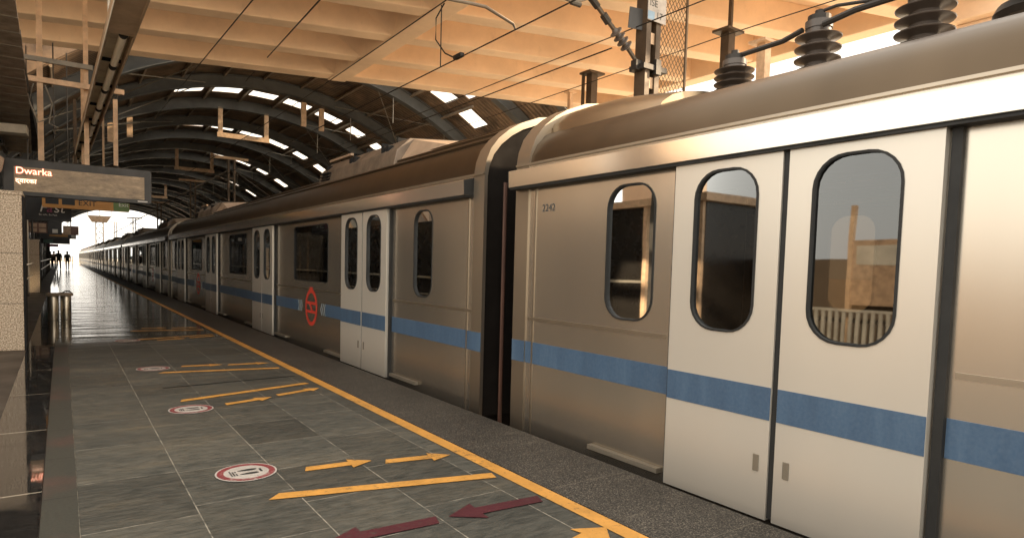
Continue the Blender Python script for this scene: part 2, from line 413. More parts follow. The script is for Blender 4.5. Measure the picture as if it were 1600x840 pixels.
def holed(mb, outer, holes, f):
    """tessellate an outline with holes; f maps (a,b) to xyz"""
    loops = [[Vector((a, b, 0)) for a, b in outer]]+[[Vector((a, b, 0)) for a, b in h] for h in holes]
    tris = tessellate_polygon(loops); base = len(mb.v)
    for l in loops:
        for p in l: mb.v.append(f(p.x, p.y))
    for t in tris:
        t = tuple(base+i for i in t); p = [Vector(mb.v[i]) for i in t]; nx = (p[1]-p[0]).cross(p[2]-p[0])
        if nx.length < 1e-9: continue
        mb.f.append(t if nx.x*mb.v[t[0]][0] > 0 else t[::-1])
    mb.keep = True
def text(name, s, size, mat, parent, loc, rot, font=None, align='LEFT', ext=.001, shear=0, bold=0):
    cu = bpy.data.curves.new(name, 'FONT'); cu.body = s; cu.size = size; cu.extrude = ext; cu.align_x = align; cu.shear = shear; cu.offset = bold
    o = bpy.data.objects.new(name, cu); COL.objects.link(o)
    dg = bpy.context.evaluated_depsgraph_get(); me = bpy.data.meshes.new_from_object(o.evaluated_get(dg))
    COL.objects.unlink(o); bpy.data.objects.remove(o)
    me.materials.clear(); me.materials.append(MT[mat])
    o = bpy.data.objects.new(name, me); COL.objects.link(o); o.parent = parent; o.location = loc; o.rotation_euler = rot
    return o

# ================================================================== SETTING
structure(MB().quad((-700,-400,-1.5),(900,-400,-1.5),(900,1400,-1.5),(-700,1400,-1.5)).build('ground', 'ground'))
structure(MB().box(2.92, 10.9, -40, 170, -1.45, -1.25).build('track_bed', 'ballast'))
structure(MB().box(-6.5, 2.27, -30, 130, -1.3, -.004).build('platform', 'matteband'))
structure(MB().quad((-.1,-30,0),(2.27,-30,0),(2.27,130,0),(-.1,130,0)).build('platform_floor', 'floor'))
structure(MB().quad((-.1,-30,.004),(.05,-30,.004),(.05,11,.004),(-.1,11,.004)).build('platform_border_strip', 'border'))
structure(MB().quad((-.40,-30,.004),(-.104,-30,.004),(-.104,130,.004),(-.40,130,.004)).build('polished_floor_band', 'polished'))
structure(MB().box(2.27, 2.90, -30, 130, -.22, .006).build('platform_edge_strip', 'edge'))
structure(MB().box(2.27, 2.78, -30, 130, -1.3, -.22).build('platform_edge_wall', 'wall'))
structure(MB().box(10.6, 16.0, -30, 130, -1.3, 0).build('opposite_platform', 'ground'))
rails = MB()
for c in (4.45, 8.7):
    for s_ in (-.84, .84): rails.box(c+s_-.035, c+s_+.035, -40, 168, -1.25, -1.1)
structure(rails.build('rails', 'mast'))

# dark expansion joint across the floor
structure(MB().quad((.78,7.0,.004),(.80,6.97,.004),(2.1,7.12,.004),(2.1,7.15,.004)).build('floor_expansion_joint', 'blackseam'))

tag(MB().quad((2.165,-30,.004),(2.262,-30,.004),(2.262,129,.004),(2.165,129,.004)).build('yellow_safety_line', 'yellow'),
    'long yellow painted safety line running the length of the platform beside the granite edge', 'floor marking')

def bar(p0, p1, w_, label, mat='yellow'):
    p0 = Vector((*p0,0)); p1 = Vector((*p1,0)); d = (p1-p0).normalized(); n = Vector((-d.y, d.x, 0))*w_/2
    o = MB().prism([tuple((q)[:2]) for q in (p0-n, p1-n, p1+n, p0+n+d*w_*.6)], .0045, .0065).build('floor_bar', mat)
    return tag(o, label, 'floor marking', 'slanted yellow bars guiding the queue')
def arrow(p0, p1, w_, label, mat='yellow', head=2.3, hl=.14, group='yellow boarding arrows on the floor', name='floor_arrow'):
    p0 = Vector((*p0,0)); p1 = Vector((*p1,0)); L = (p1-p0).length; d = (p1-p0)/L; n = Vector((-d.y, d.x, 0))
    P = lambda a, b: tuple((p0+d*a+n*b)[:2])
    o = MB().prism([P(0,-w_/2), P(L-hl,-w_/2), P(L-hl,-w_/2*head), P(L,0), P(L-hl,w_/2*head), P(L-hl,w_/2), P(.02,w_/2)], .0045, .0065).build(name, mat)
    return tag(o, label, 'floor arrow', group)
bar((.89,3.47), (2.13,3.16), .085, 'thick yellow bar nearest the camera, below the two large yellow arrows')
bar((.83,6.27), (2.08,6.63), .075, 'yellow bar just beyond the second round sticker, its right end tilted away')
bar((.86,7.95), (2.10,7.74), .075, 'yellow bar beside the third round sticker, in front of two small arrows')
bar((.93,11.35), (2.08,11.75), .075, 'faint yellow bar touching the fourth round sticker far down the floor')
bar((.95,12.75), (2.08,12.6), .075, 'farthest faint yellow bar on the glossy part of the floor')
arrow((1.19,3.84), (1.61,3.80), .075, 'large yellow arrow next to the nearest round sticker, left of a twin arrow')
arrow((1.67,3.74), (2.11,3.66), .075, 'large yellow arrow whose tip nearly meets the yellow safety line, above the thick bar')
arrow((1.15,5.95), (1.58,6.08), .07, 'yellow arrow right of the second round sticker, tilted away')
arrow((1.64,6.14), (2.11,6.32), .07, 'yellow arrow pointing at the safety line below the tilted yellow bar')
arrow((1.13,8.33), (1.57,8.27), .07, 'small yellow arrow right of the third round sticker')
arrow((1.62,8.23), (2.09,8.19), .07, 'small yellow arrow beyond the straight bar, its tip close to the safety line')
arrow((1.18,11.15), (1.60,11.3), .07, 'faint yellow arrow right of the fourth round sticker')
arrow((1.66,11.35), (2.08,11.5), .07, 'faint yellow arrow in front of the second farthest bar, nearer the safety line')
arrow((1.15,13.2), (1.55,13.15), .07, 'farthest yellow arrow on the left beyond the last bar')
arrow((1.62,13.1), (2.05,13.05), .07, 'farthest yellow arrow on the right beyond the last bar')
arrow((1.72,2.10), (2.17,2.22), .10, 'yellow arrow cut off by the lower picture edge beside the safety line')
arrow((2.14,2.70), (1.58,2.74), .085, 'maroon arrow pointing left below the thick yellow bar, nearer the safety line', 'maroon', 2.5, .17, 'maroon alighting arrows on the floor', 'floor_arrow')
arrow((1.52,2.73), (.96,2.76), .085, 'maroon arrow pointing left at the lower picture edge', 'maroon', 2.5, .17, 'maroon alighting arrows on the floor', 'floor_arrow')

def disc(mb, r_, z0, z1, n=40, cx=0, cy=0):
    mb.prism([(cx+r_*math.cos(2*math.pi*k/n), cy+r_*math.sin(2*math.pi*k/n)) for k in range(n)], z0, z1); return mb
def sticker(x, y, label, s=1):
    e = empty('floor_sticker', (x, y, .0045)); tag(e, label, 'floor sticker', 'round stickers on the platform floor')
    disc(MB(), .172*s, 0, .001).build('sticker_base', 'stickerwhite', e)
    m = MB(); n = 40; b_ = 0
    for r_, z in ((.162, .0014), (.126, .0014)):
        m.v += [(r_*s*math.cos(2*math.pi*k/n), r_*s*math.sin(2*math.pi*k/n), z) for k in range(n)]
    m.f += [(k, (k+1) % n, n+(k+1) % n, n+k) for k in range(n)]
    m.build('red_ring', 'stickerred', e)
    for sy in (-.035, .035):
        f = MB(); pts = []
        for k in range(24):
            a = 2*math.pi*k/24; rx = .055; ry = .017*(1+.35*math.cos(a))
            pts.append((.01+rx*math.cos(a), sy+ry*math.sin(a)))
        f.prism(pts, .0012, .0018); f.build('footprint', 'stickerblack', e)
    MB().box(.075, .088, -.03, .03, .0012, .0018).build('cross_mark', 'stickerblack', e)
    t_ = MB()
    for k in range(3):
        for j in range(7):
            if random.random() < .8: t_.box(-.092+k*.014, -.083+k*.014, -.05+j*.0145, -.05+j*.0145+.010, .0012, .0018)
    t_.build('small_lettering', 'stickerblack', e)
    return e
sticker(.885, 3.96, 'round red and white footprint sticker nearest the camera')
sticker(.875, 5.89, 'round footprint sticker just before the first tilted yellow bar, second from the camera')
sticker(.84, 8.28, 'pale round sticker touching the straight yellow bar, third from the camera')
sticker(.80, 11.25, 'worn round sticker at the edge of the glossy floor, farthest of the row')

# ------------------------------------------------------------------ opposite side and left boundary
tag(MB().box(-6.5, -6.25, -30, 20.9, 0, 1.6).build('parapet_wall', 'wall'), 'low plastered parapet wall along the back of the platform, behind the camera side', 'wall')
t = empty('station_office', (-5.0, 21, 0)); tag(t, 'plastered station office block at the back of the platform under the roof', 'building')
MB().box(-9, 1.7, 0, 84, 0, 8.6).build('wall', 'officewall', t)
for k in range(16):
    MB().box(1.7, 1.76, 1.5+k*5, 3.6+k*5, .9, 2.4).build('reflection_panel', ['white', 'signtan', 'frame', 'signorange'][k % 4], t)  # coloured panels added for the car window reflections, in place of lit windows
MB().box(-9.2, 1.75, -.15, 84.2, 8.6, 8.8).build('roof', 'plank', t)

k_ = empty('reflection_block', (-5.5, 8.3, 0)); tag(k_, 'unseen dark block with tan corner posts, added to darken the train window reflections', 'added block')
MB().box(-.9, .9, 0, 6.4, 0, 2.7).build('wall', 'darkglass', k_)  # unseen block, added so the near train windows mirror something dark
MB().box(-1.05, 1.1, -.15, 6.6, 2.7, 2.86).build('roof', 'tanpost', k_)
for yy in (.02, 1.6, 3.2, 4.8, 6.2): MB().box(.9, .99, yy, yy+.12, 0, 2.7).build('post', 'tanpost', k_)
MB().box(.9, .93, .2, 6.1, 1.0, 1.06).build('rail', 'greybar', k_)

def pier(x0, x1, y, d, z, label):
    e = empty('stone_pier', ((x0+x1)/2, y, 0)); tag(e, label, 'pier', 'stone clad piers along the platform')
    w_ = (x1-x0)/2
    MB().box(-w_, w_, 0, d, 0, z-.05).build('shaft', 'granite', e, bevel=.008)
    MB().box(-w_-.01, w_+.01, -.01, d+.01, z-.05, z).build('cap', 'granite', e, bevel=.006)
    MB().box(w_, w_+.02, .02, d-.02, 0, z-.06).build('side_trim', 'blackseam', e)
    for zz in (.62, 1.28): MB().box(-w_-.001, w_+.001, -.0015, .004, zz, zz+.006).build('slab_joint', 'blackseam', e)
    return e
pier(-1.55, -.42, 10.6, .6, 2.09, 'tall speckled beige stone pier at the left picture edge, under the train destination board')
pier(-1.15, -.62, 27.0, .5, 1.80, 'smaller beige pier farther down the platform, beyond the tall stone pier')

# dark glazed screen behind the piers
e = empty('platform_screen', (-.95, 12.0, 0)); tag(e, 'dark glazed screen with thin posts standing behind the stone piers', 'screen')
MB().box(-.04, .04, 0, 58, 0, 2.3).build('panel', 'darkglass', e)
for k in range(15):
    MB().tube([(.10, k*4+.6, 0), (.10, k*4+.6, 2.5)], .03).build('post', 'frame', e)
MB().tube([(.16, 0, 1.0), (.16, 58, 1.0)], .025).build('handrail', 'stainless', e)
MB().tube([(.16, 0, .62), (.16, 58, .62)], .018).build('handrail', 'stainless', e)

# unseen slatted railing and orange panel, added to be mirrored in the nearest door
e = empty('slatted_railing', (-5.9, 5.3, 0)); tag(e, 'unseen white slatted railing against the parapet, added for its reflection in the nearest door', 'bench')
for k in range(16): MB().box(-.02, .02, k*.13, k*.13+.06, .03, .62).build('slat', 'white', e)
MB().box(-.03, .03, -.03, 2.1, .62, .67).build('rail', 'white', e)
MB().box(-.03, .03, -.03, 2.1, .0, .03).build('foot', 'frame', e)
e = empty('reflected_board', (-6.1, 5.2, 0)); tag(e, 'unseen orange and cream panel on tan posts, added to stand for a lit building mirrored in the nearest door', 'added panel')
MB().box(-.03, .03, 0, .9, .75, 1.95).build('panel', 'signtan', e)
MB().box(.031, .036, .08, .82, 1.5, 1.85).build('notice', 'white', e)  # added pale field, the bright part of the mirrored building
for yy in (-.08, .9): MB().box(-.05, .05, yy, yy+.08, 0, 2.6).build('post', 'tanpost', e)

# litter bin with round lid
e = empty('litter_bin', (-.045, 15.5, 0)); tag(e, 'stainless litter bin with two drums under a wide oval stone lid on glossy floor', 'litter bin')
for sx in (-.105, .10):
    MB().lathe([(.085,0),(.09,.02),(.09,.46),(.085,.47)], (sx, 0, .0)).build('drum', 'stainless', e, smooth=True)
m = MB(); pts = [(.225*math.cos(2*math.pi*k/32), .16*math.sin(2*math.pi*k/32)) for k in range(32)]
m.prism(pts, .475, .53); m.build('lid', 'stone', e, bevel=.012)
MB().tube([(.05,0,.53),(.09,0,.57),(.16,0,.565),(.2,0,.53)], .012).build('handle', 'frame', e)

# ------------------------------------------------------------------ concrete deck crossing above
SK = -.29
D = empty('concrete_overbridge', (0, 18.3, 6.04)); tag(D, 'sunlit orange painted concrete overbridge with deep ribs crossing above the tracks', 'bridge')
def skew_box(mb, x0, x1, y0, y1, z0, z1):
    mb.prism([(x0, y0+SK*x0), (x1, y0+SK*x1), (x1, y1+SK*x1), (x0, y1+SK*x0)], z0, z1)
m = MB(); skew_box(m, -8, 13.15, -11.0, .02, .58, .80); m.build('slab', 'deck', D)
for k in range(7):
    a = -.45-k*1.74
    m = MB(); skew_box(m, -8, 13.1, a, a+(.5 if k == 0 else .42), 0, .582); m.build('rib', 'deck', D, bevel=.02)
for x0, x1 in ((-3.6,-3.2), (5.72,6.14), (12.74,13.16)):
    m = MB(); m.prism([(x0, -11.02+SK*x0), (x1, -11.02+SK*x1), (x1, .06+SK*x1), (x0, .06+SK*x0)], -.03, .579)
    m.build('girder', 'deck', D, bevel=.02)
for k in range(6):   # haunches where the ribs meet the girders
    a = -.45-k*1.74
    for gx, s_ in ((5.72,-1), (6.14,1)):
        m = MB(); x = gx; y = a+SK*x
        i = len(m.v); m.v += [(x,y+.0,.56),(x+s_*.7,y+SK*s_*.7,.56),(x,y,.01),(x,y-.28,.56)]; m.f += [(i,i+1,i+2),(i,i+3,i+1),(i+1,i+3,i+2),(i,i+2,i+3)]
        m.build('haunch', 'deck', D)
e = empty('bridge_column', (13.05, 4.0, -1.3)); tag(e, 'orange concrete column carrying the overbridge beyond the train roof on the right', 'column')
MB().box(-.5,.9,-.7,.85,0,6.9).build('shaft', 'deck', e, bevel=.03)
MB().box(-.7,1.1,-.9,1.05,6.9,7.28).build('capital', 'deck', e, bevel=.03)
e2 = copy_tree(e); e2.location = (-6.0, 10.5, -1.3); e2['label'] = 'orange concrete column carrying the overbridge on the platform side, behind the pier'

# ------------------------------------------------------------------ vaulted train shed
XC, ZC, RL = 6.6, -2.78, 10.58
S = empty('vaulted_station_roof', (XC, 19.4, 0)); tag(S, 'dark barrel vaulted station roof on curved steel arches with rows of white skylights', 'station roof')
Y0 = 19.4
def vp(ang, r_): a = R(ang); return (r_*math.sin(a), ZC+r_*math.cos(a))
A_MAX = 66
archY = [21.75+4.2*k for k in range(20)]
for ya in archY:
    m = MB(); n = 44; angs = [-A_MAX+2*A_MAX*k/n for k in range(n+1)]
    for (ra, rb, hw) in ((RL, RL+.025, .15), (RL+.025, RL+.40, .014), (RL+.40, RL+.425, .15)):
        base = len(m.v)
        for a in angs:
            xa, za = vp(a, ra); xb, zb = vp(a, rb); y = ya-Y0
            m.v += [(xa,y-hw,za),(xa,y+hw,za),(xb,y+hw,zb),(xb,y-hw,zb)]
        for k in range(n):
            i = base+4*k
            for j in range(4): m.f.append((i+j, i+(j+1) % 4, i+4+(j+1) % 4, i+4+j))
        m.f.append((base,base+1,base+2,base+3))
    m.build('arch', 'arch', S, smooth=False)
m = MB(); pts = [vp(a, 11.02) for a in range(-62, -3, 3)]
m.prism(pts+[(vp(-5,11.02)[0], 9.2), (-13.5, 9.2), (-13.5, pts[0][1])], -.10, -.02, 'y'); m.build('gable_cladding', 'sheet', S)
RS = 11.06; STEP = 7.4
yend = archY[-1]+1.2
stripsY = [20.3+8.35*k for k in range(11)]; HWS = .45
ys = [Y0-.0]
for s_ in stripsY: ys += [s_-HWS, s_+HWS]
ys += [yend]; ys = sorted(set(ys))
gaps = [(-.7+STEP*k+(.9 if k == 3 else 0), 5.2+STEP*k-(1.2 if k > 2 else 0)) for k in range(-4, 5)]
cuts = sorted(set([-A_MAX, A_MAX]+[g for gg in gaps for g in gg]+[-60,-54,-48,-42,48,54,60,42]))
m = MB(); pidx = {}
def vid(i, j):
    if (i, j) not in pidx:
        x, z = vp(cuts[i], RS); pidx[(i, j)] = len(m.v); m.v.append((x, ys[j]-Y0, z))
    return pidx[(i, j)]
for j in range(len(ys)-1):
    strip = any(abs((ys[j]+ys[j+1])/2-s_) < .1 for s_ in stripsY)
    for i in range(len(cuts)-1):
        mid = (cuts[i]+cuts[i+1])/2
        if strip and any(g0 < mid < g1 and not (g1 < -2 and (int(g0)+int(stripsY[min(range(11), key=lambda q: abs(stripsY[q]-(ys[j]+ys[j+1])/2))])) % 3 == 0) for g0, g1 in gaps): continue
        m.f.append((vid(i,j), vid(i+1,j), vid(i+1,j+1), vid(i,j+1)))
o = m.build('roof_sheet', 'sheet', S)
sm = o.modifiers.new('thick', 'SOLIDIFY'); sm.thickness = .03; sm.offset = 1
m = MB()      # the roof reaches farther forward on the right, along the skewed bridge edge
for k in range(13):
    a, b_ = 27+3*k, 30+3*k; xa, za = vp(a, RS); xb, zb = vp(b_, RS)
    m.quad((xa,14.85-Y0,za),(xb,14.85-Y0,zb),(xb,0,zb),(xa,0,za))
m.build('roof_sheet', 'sheet', S)
for ya in (15.2, 17.5):
    m = MB()
    for k in range(13):
        a, b_ = 27+3*k, 30+3*k
        for (ra, rb, hw) in ((RL, RL+.025, .15), (RL+.026, RL+.40, .014)):
            i = len(m.v)
            for q in (a, b_):
                x0, z0 = vp(q, ra); x1, z1 = vp(q, rb); y = ya-Y0
                m.v += [(x0,y-hw,z0),(x0,y+hw,z0),(x1,y+hw,z1),(x1,y-hw,z1)]
            for j in range(4): m.f.append((i+j, i+(j+1) % 4, i+4+(j+1) % 4, i+4+j))
    m.build('arch', 'arch', S)
for s_ in stripsY:
    m = MB()
    for g0, g1 in gaps:
        if g1 < -2 and (int(g0)+int(s_)) % 3 == 0: continue
        g0_, g1_ = g0+.05, g1-.05; sub = 3
        for q in range(sub):
            a, b_ = g0_+(g1_-g0_)*q/sub, g0_+(g1_-g0_)*(q+1)/sub
            xa, za = vp(a, RS+.01); xb, zb = vp(b_, RS+.01); y = s_-Y0
            m.quad((xa,y-HWS,za),(xb,y-HWS,zb),(xb,y+HWS,zb),(xa,y+HWS,za))
    m.build('skylight', 'pane', S)
for k in range(-7, 8):
    a = 6.4+STEP*k-STEP*.0
    x, z = vp(a, RS-.07)
    if abs(a) > 60: continue
    mm = MB().box(-.035, .035, .1, yend-Y0, -.05, .05); o = mm.build('purlin', 'purlin', S); o.location = (x, 0, z); o.rotation_euler = (0, R(a), 0)
m = MB()
for k in range(0, 18):      # cross bracing rods between arches
    y0_, y1_ = archY[k]-Y0, archY[k+1]-Y0
    for a, b_ in ((-48,-30), (-30,-12), (14,30), (30,46)):
        if (k+int(a)) % 2: a, b_ = b_, a
        x0, z0 = vp(a, RL+.15); x1, z1 = vp(b_, RL+.15)
        m.tube([(x0,y0_,z0),(x1,y1_,z1)], .018, 5)
        if k % 2 == 0: m.tube([(x1,y0_,z1),(x0,y1_,z0)], .018, 5)
m.build('bracing', 'greybar', S)
m = MB()
for k in range(0, 20, 1):   # tie members and struts hanging below each arch
    y = archY[k]-Y0
    for a in (-34, 18, 34):
        x0, z0 = vp(a, RL); m.tube([(x0,y,z0),(x0,y,z0-.9)], .02, 5)
    if k % 2: m.tube([(*((vp(-40,RL)[0],)),y,vp(-40,RL)[1]), (vp(-22,RL)[0],y+4.2,vp(-22,RL)[1]-.3)], .03, 6)
m.build('hanger_rods', 'greybar', S)
for sx in (-1, 1):          # side walls that carry the vault
    x, z = vp(A_MAX*sx, RS); MB().box(min(x, x+sx*.3), max(x, x+sx*.3), 0, yend-Y0, -1.4, z+.05).build('side_wall', 'wall', S)

# U-shaped hangers at the ridge and catenary masts between the tracks
def ridge_frame(y, label, s=1.0, drop=1.05):
    e = empty('ridge_hanger', (XC, y, vp(0, RL)[1])); tag(e, label, 'hanger frame', 'tan frames hanging from the roof ridge')
    for sx in (-.95, .95): MB().box(sx*s-.09, sx*s+.09, -.06, .06, -drop, 0).build('upright', 'tanpost', e)
    MB().box(-1.08*s, 1.08*s, -.07, .07, -drop-.2, -drop).build('crossbar', 'tanpost', e)
    return e
ridge_frame(30.1, 'tan painted U shaped frame hanging from the roof ridge, nearest of the three')
ridge_frame(42.8, 'tan U shaped frame hanging from the roof ridge behind the nearest one')
ridge_frame(64, 'small far U shaped frame near the ridge deep inside the vault')
def stub(x, y, z1, L, label):
    e = MB().box(-.10, .10, -.05, .05, -L, 0).build('hanging_post', 'tanpost'); e.location = (x, y, z1); tag(e, label, 'hanging post', 'tan posts hanging from the arches')
stub(6.6+vp(8,RL)[0], 26.4, vp(8,RL)[1], .95, 'short tan post hanging right of the ridge frame, left one of a pair')
stub(6.6+vp(12,RL)[0], 26.4, vp(12,RL)[1], .9, 'short tan post hanging right of the ridge frame, right one of a pair')
stub(6.6+vp(-24,RL)[0], 30.15, vp(-24,RL)[1], .8, 'short tan post hanging on the left side of the vault, nearer the ridge')
stub(6.6+vp(-28,RL)[0], 30.15, vp(-28,RL)[1], .75, 'short tan post hanging on the left side of the vault, farther from the ridge')
def far_mast(y, label, zt=6.3, x=6.6):
    e = empty('catenary_mast', (x, y, -1.2)); tag(e, label, 'mast', 'catenary masts between the two tracks')
    for sx in (-.13, .13): MB().box(sx-.045, sx+.045, -.08, .08, 0, zt+1.2).build('upright', 'mast', e)
    m = MB()
    for k in range(int((zt+1)/.6)): m.box(-.1, .1, -.05, .05, .3+k*.6, .36+k*.6)
    m.build('batten', 'mast', e)
    MB().box(-.75, .75, -.05, .05, zt+1.2, zt+1.32).build('cross_arm', 'tanpost', e)
    m = MB().tube([(-.13,0,zt+.7),(-2.1,0,zt-.6)], .03).tube([(.13,0,zt+.7),(2.1,0,zt-.6)], .03); m.build('cantilever', 'tube', e)
    MB().box(.14, .40, -.11, -.09, zt-1.2, zt-.9).build('number_plate', 'signorange', e)
    return e
far_mast(32.6, 'slim brown catenary mast below the nearest ridge frame', 6.0)
far_mast(43.5, 'brown catenary mast in the vault, second beyond the nearest ridge frame', 6.0)
far_mast(60, 'catenary mast deep in the vault over the train roofs', 5.8)
far_mast(82, 'catenary mast near the bright far end of the vault', 5.6)
far_mast(112, 'dark catenary mast against the white sky just outside the far roof end', 6.4)
e = empty('signal_tower', (5.0, 122, -1.2)); tag(e, 'lattice tower with a railed work platform against the white sky at the far end', 'tower')
m = MB()
for sx in (-.5, .5):
    for sy in (-.4, .4): m.tube([(sx, sy, 0), (sx, sy, 8)], .07, 6)
for k in range(8): m.tube([(-.5, -.4, k), (.5, -.4, k+1)], .04, 5); m.tube([(.5, -.4, k), (-.5, -.4, k+1)], .04, 5)
m.build('lattice', 'mast', e)
MB().prism([(-1.6,9.0),(-1.0,8.0),(1.0,8.0),(1.6,9.0)], -.8, .8, 'y').build('work_platform', 'mast', e)
m = MB()
for sx in (-1.6, 0, 1.6): m.tube([(sx, -.8, 8.9), (sx, -.8, 10.2)], .04, 5)
m.tube([(-1.6,-.8,10.2),(1.6,-.8,10.2)], .04, 5); m.build('railing', 'mast', e)

# end-of-platform railing
e = empty('end_railing', (-2.5, 96, 0)); tag(e, 'thin dark railing across the platform end behind the standing people', 'railing')
m = MB().tube([(0,0,1.2),(3.6,0,1.2)], .04, 6).tube([(0,0,.7),(3.6,0,.7)], .03, 6)
m.build('rail', 'frame', e)
for k in range(4): MB().tube([(k*1.2,0,0),(k*1.2,0,1.2)], .04, 6).build('post', 'frame', e)

# ------------------------------------------------------------------ TRAIN
CX = 4.45; PITCH = 20.24; SIDE = 1.42; DOORX = 1.48
def window_part(parent, cy, cz, w_, h_, r_, x, side, depth=.03):
    """framed window on the side plane; glass child"""
    f = MB(); X = x*side
    o_, i_ = rrect(cy, cz, w_+.012, h_+.012, min(r_+.006, (w_+.012)/2-.001)), rrect(cy, cz, w_-.012, h_-.012, max(r_-.006, .01))
    n = len(o_); base = 0; X1 = X+side*.006; X0 = X-side*depth
    f.v += [(X1, a, b) for a, b in o_]+[(X1, a, b) for a, b in i_]+[(X0, a, b) for a, b in i_]+[(X-side*.004, a, b) for a, b in o_]
    for k in range(n):
        l = (k+1) % n
        f.f += [(k, l, n+l, n+k), (n+k, n+l, 2*n+l, 2*n+k), (3*n+k, 3*n+l, l, k)]
    fr = f.build('window', 'dark', parent)
    g = MB(); g.v += [(X-side*.014, a, b) for a, b in i_]; g.f.append(tuple(range(n))); g.build('glass', 'glass', fr)
    return fr
REG = [(-1.42,2.08),(-1.405,2.17),(-1.36,2.28),(-1.28,2.38),(-1.17,2.47),(-1.05,2.54),(-.85,2.62)]
def roof_profile(low):
    if low: half = [(-1.42,2.08),(-1.405,2.15),(-1.36,2.24),(-1.28,2.32),(-1.18,2.375),(-1.10,2.40),(-1.06,2.40),(-1.04,2.30)]
    else:
        half = list(REG[:4])
        for (xa, za), (xb, zb) in zip(REG[3:-1], REG[4:]):       # pressed ribs on the shoulder
            d = Vector((xb-xa, zb-za)); L = d.length; d /= L; n_ = Vector((-d.y, d.x))*.022
            for u0 in ((.25,) if L < .16 else (.1, .55)):
                for uu, o_ in ((u0, 0), (u0+.06, 1), (u0+.24, 1), (u0+.30, 0)):
                    half.append((xa+d.x*L*uu+n_.x*o_, za+d.y*L*uu+n_.y*o_))
            half.append((xb, zb))
        for k in range(7):   # longitudinal ribs
            x = -.80+k*.115; z = 2.63+.09*(1-(x/.85)**2)
            half += [(x, z), (x+.02, z+.022), (x+.05, z+.022), (x+.07, z)]
    return half+[(-x, z) for x, z in reversed(half)]
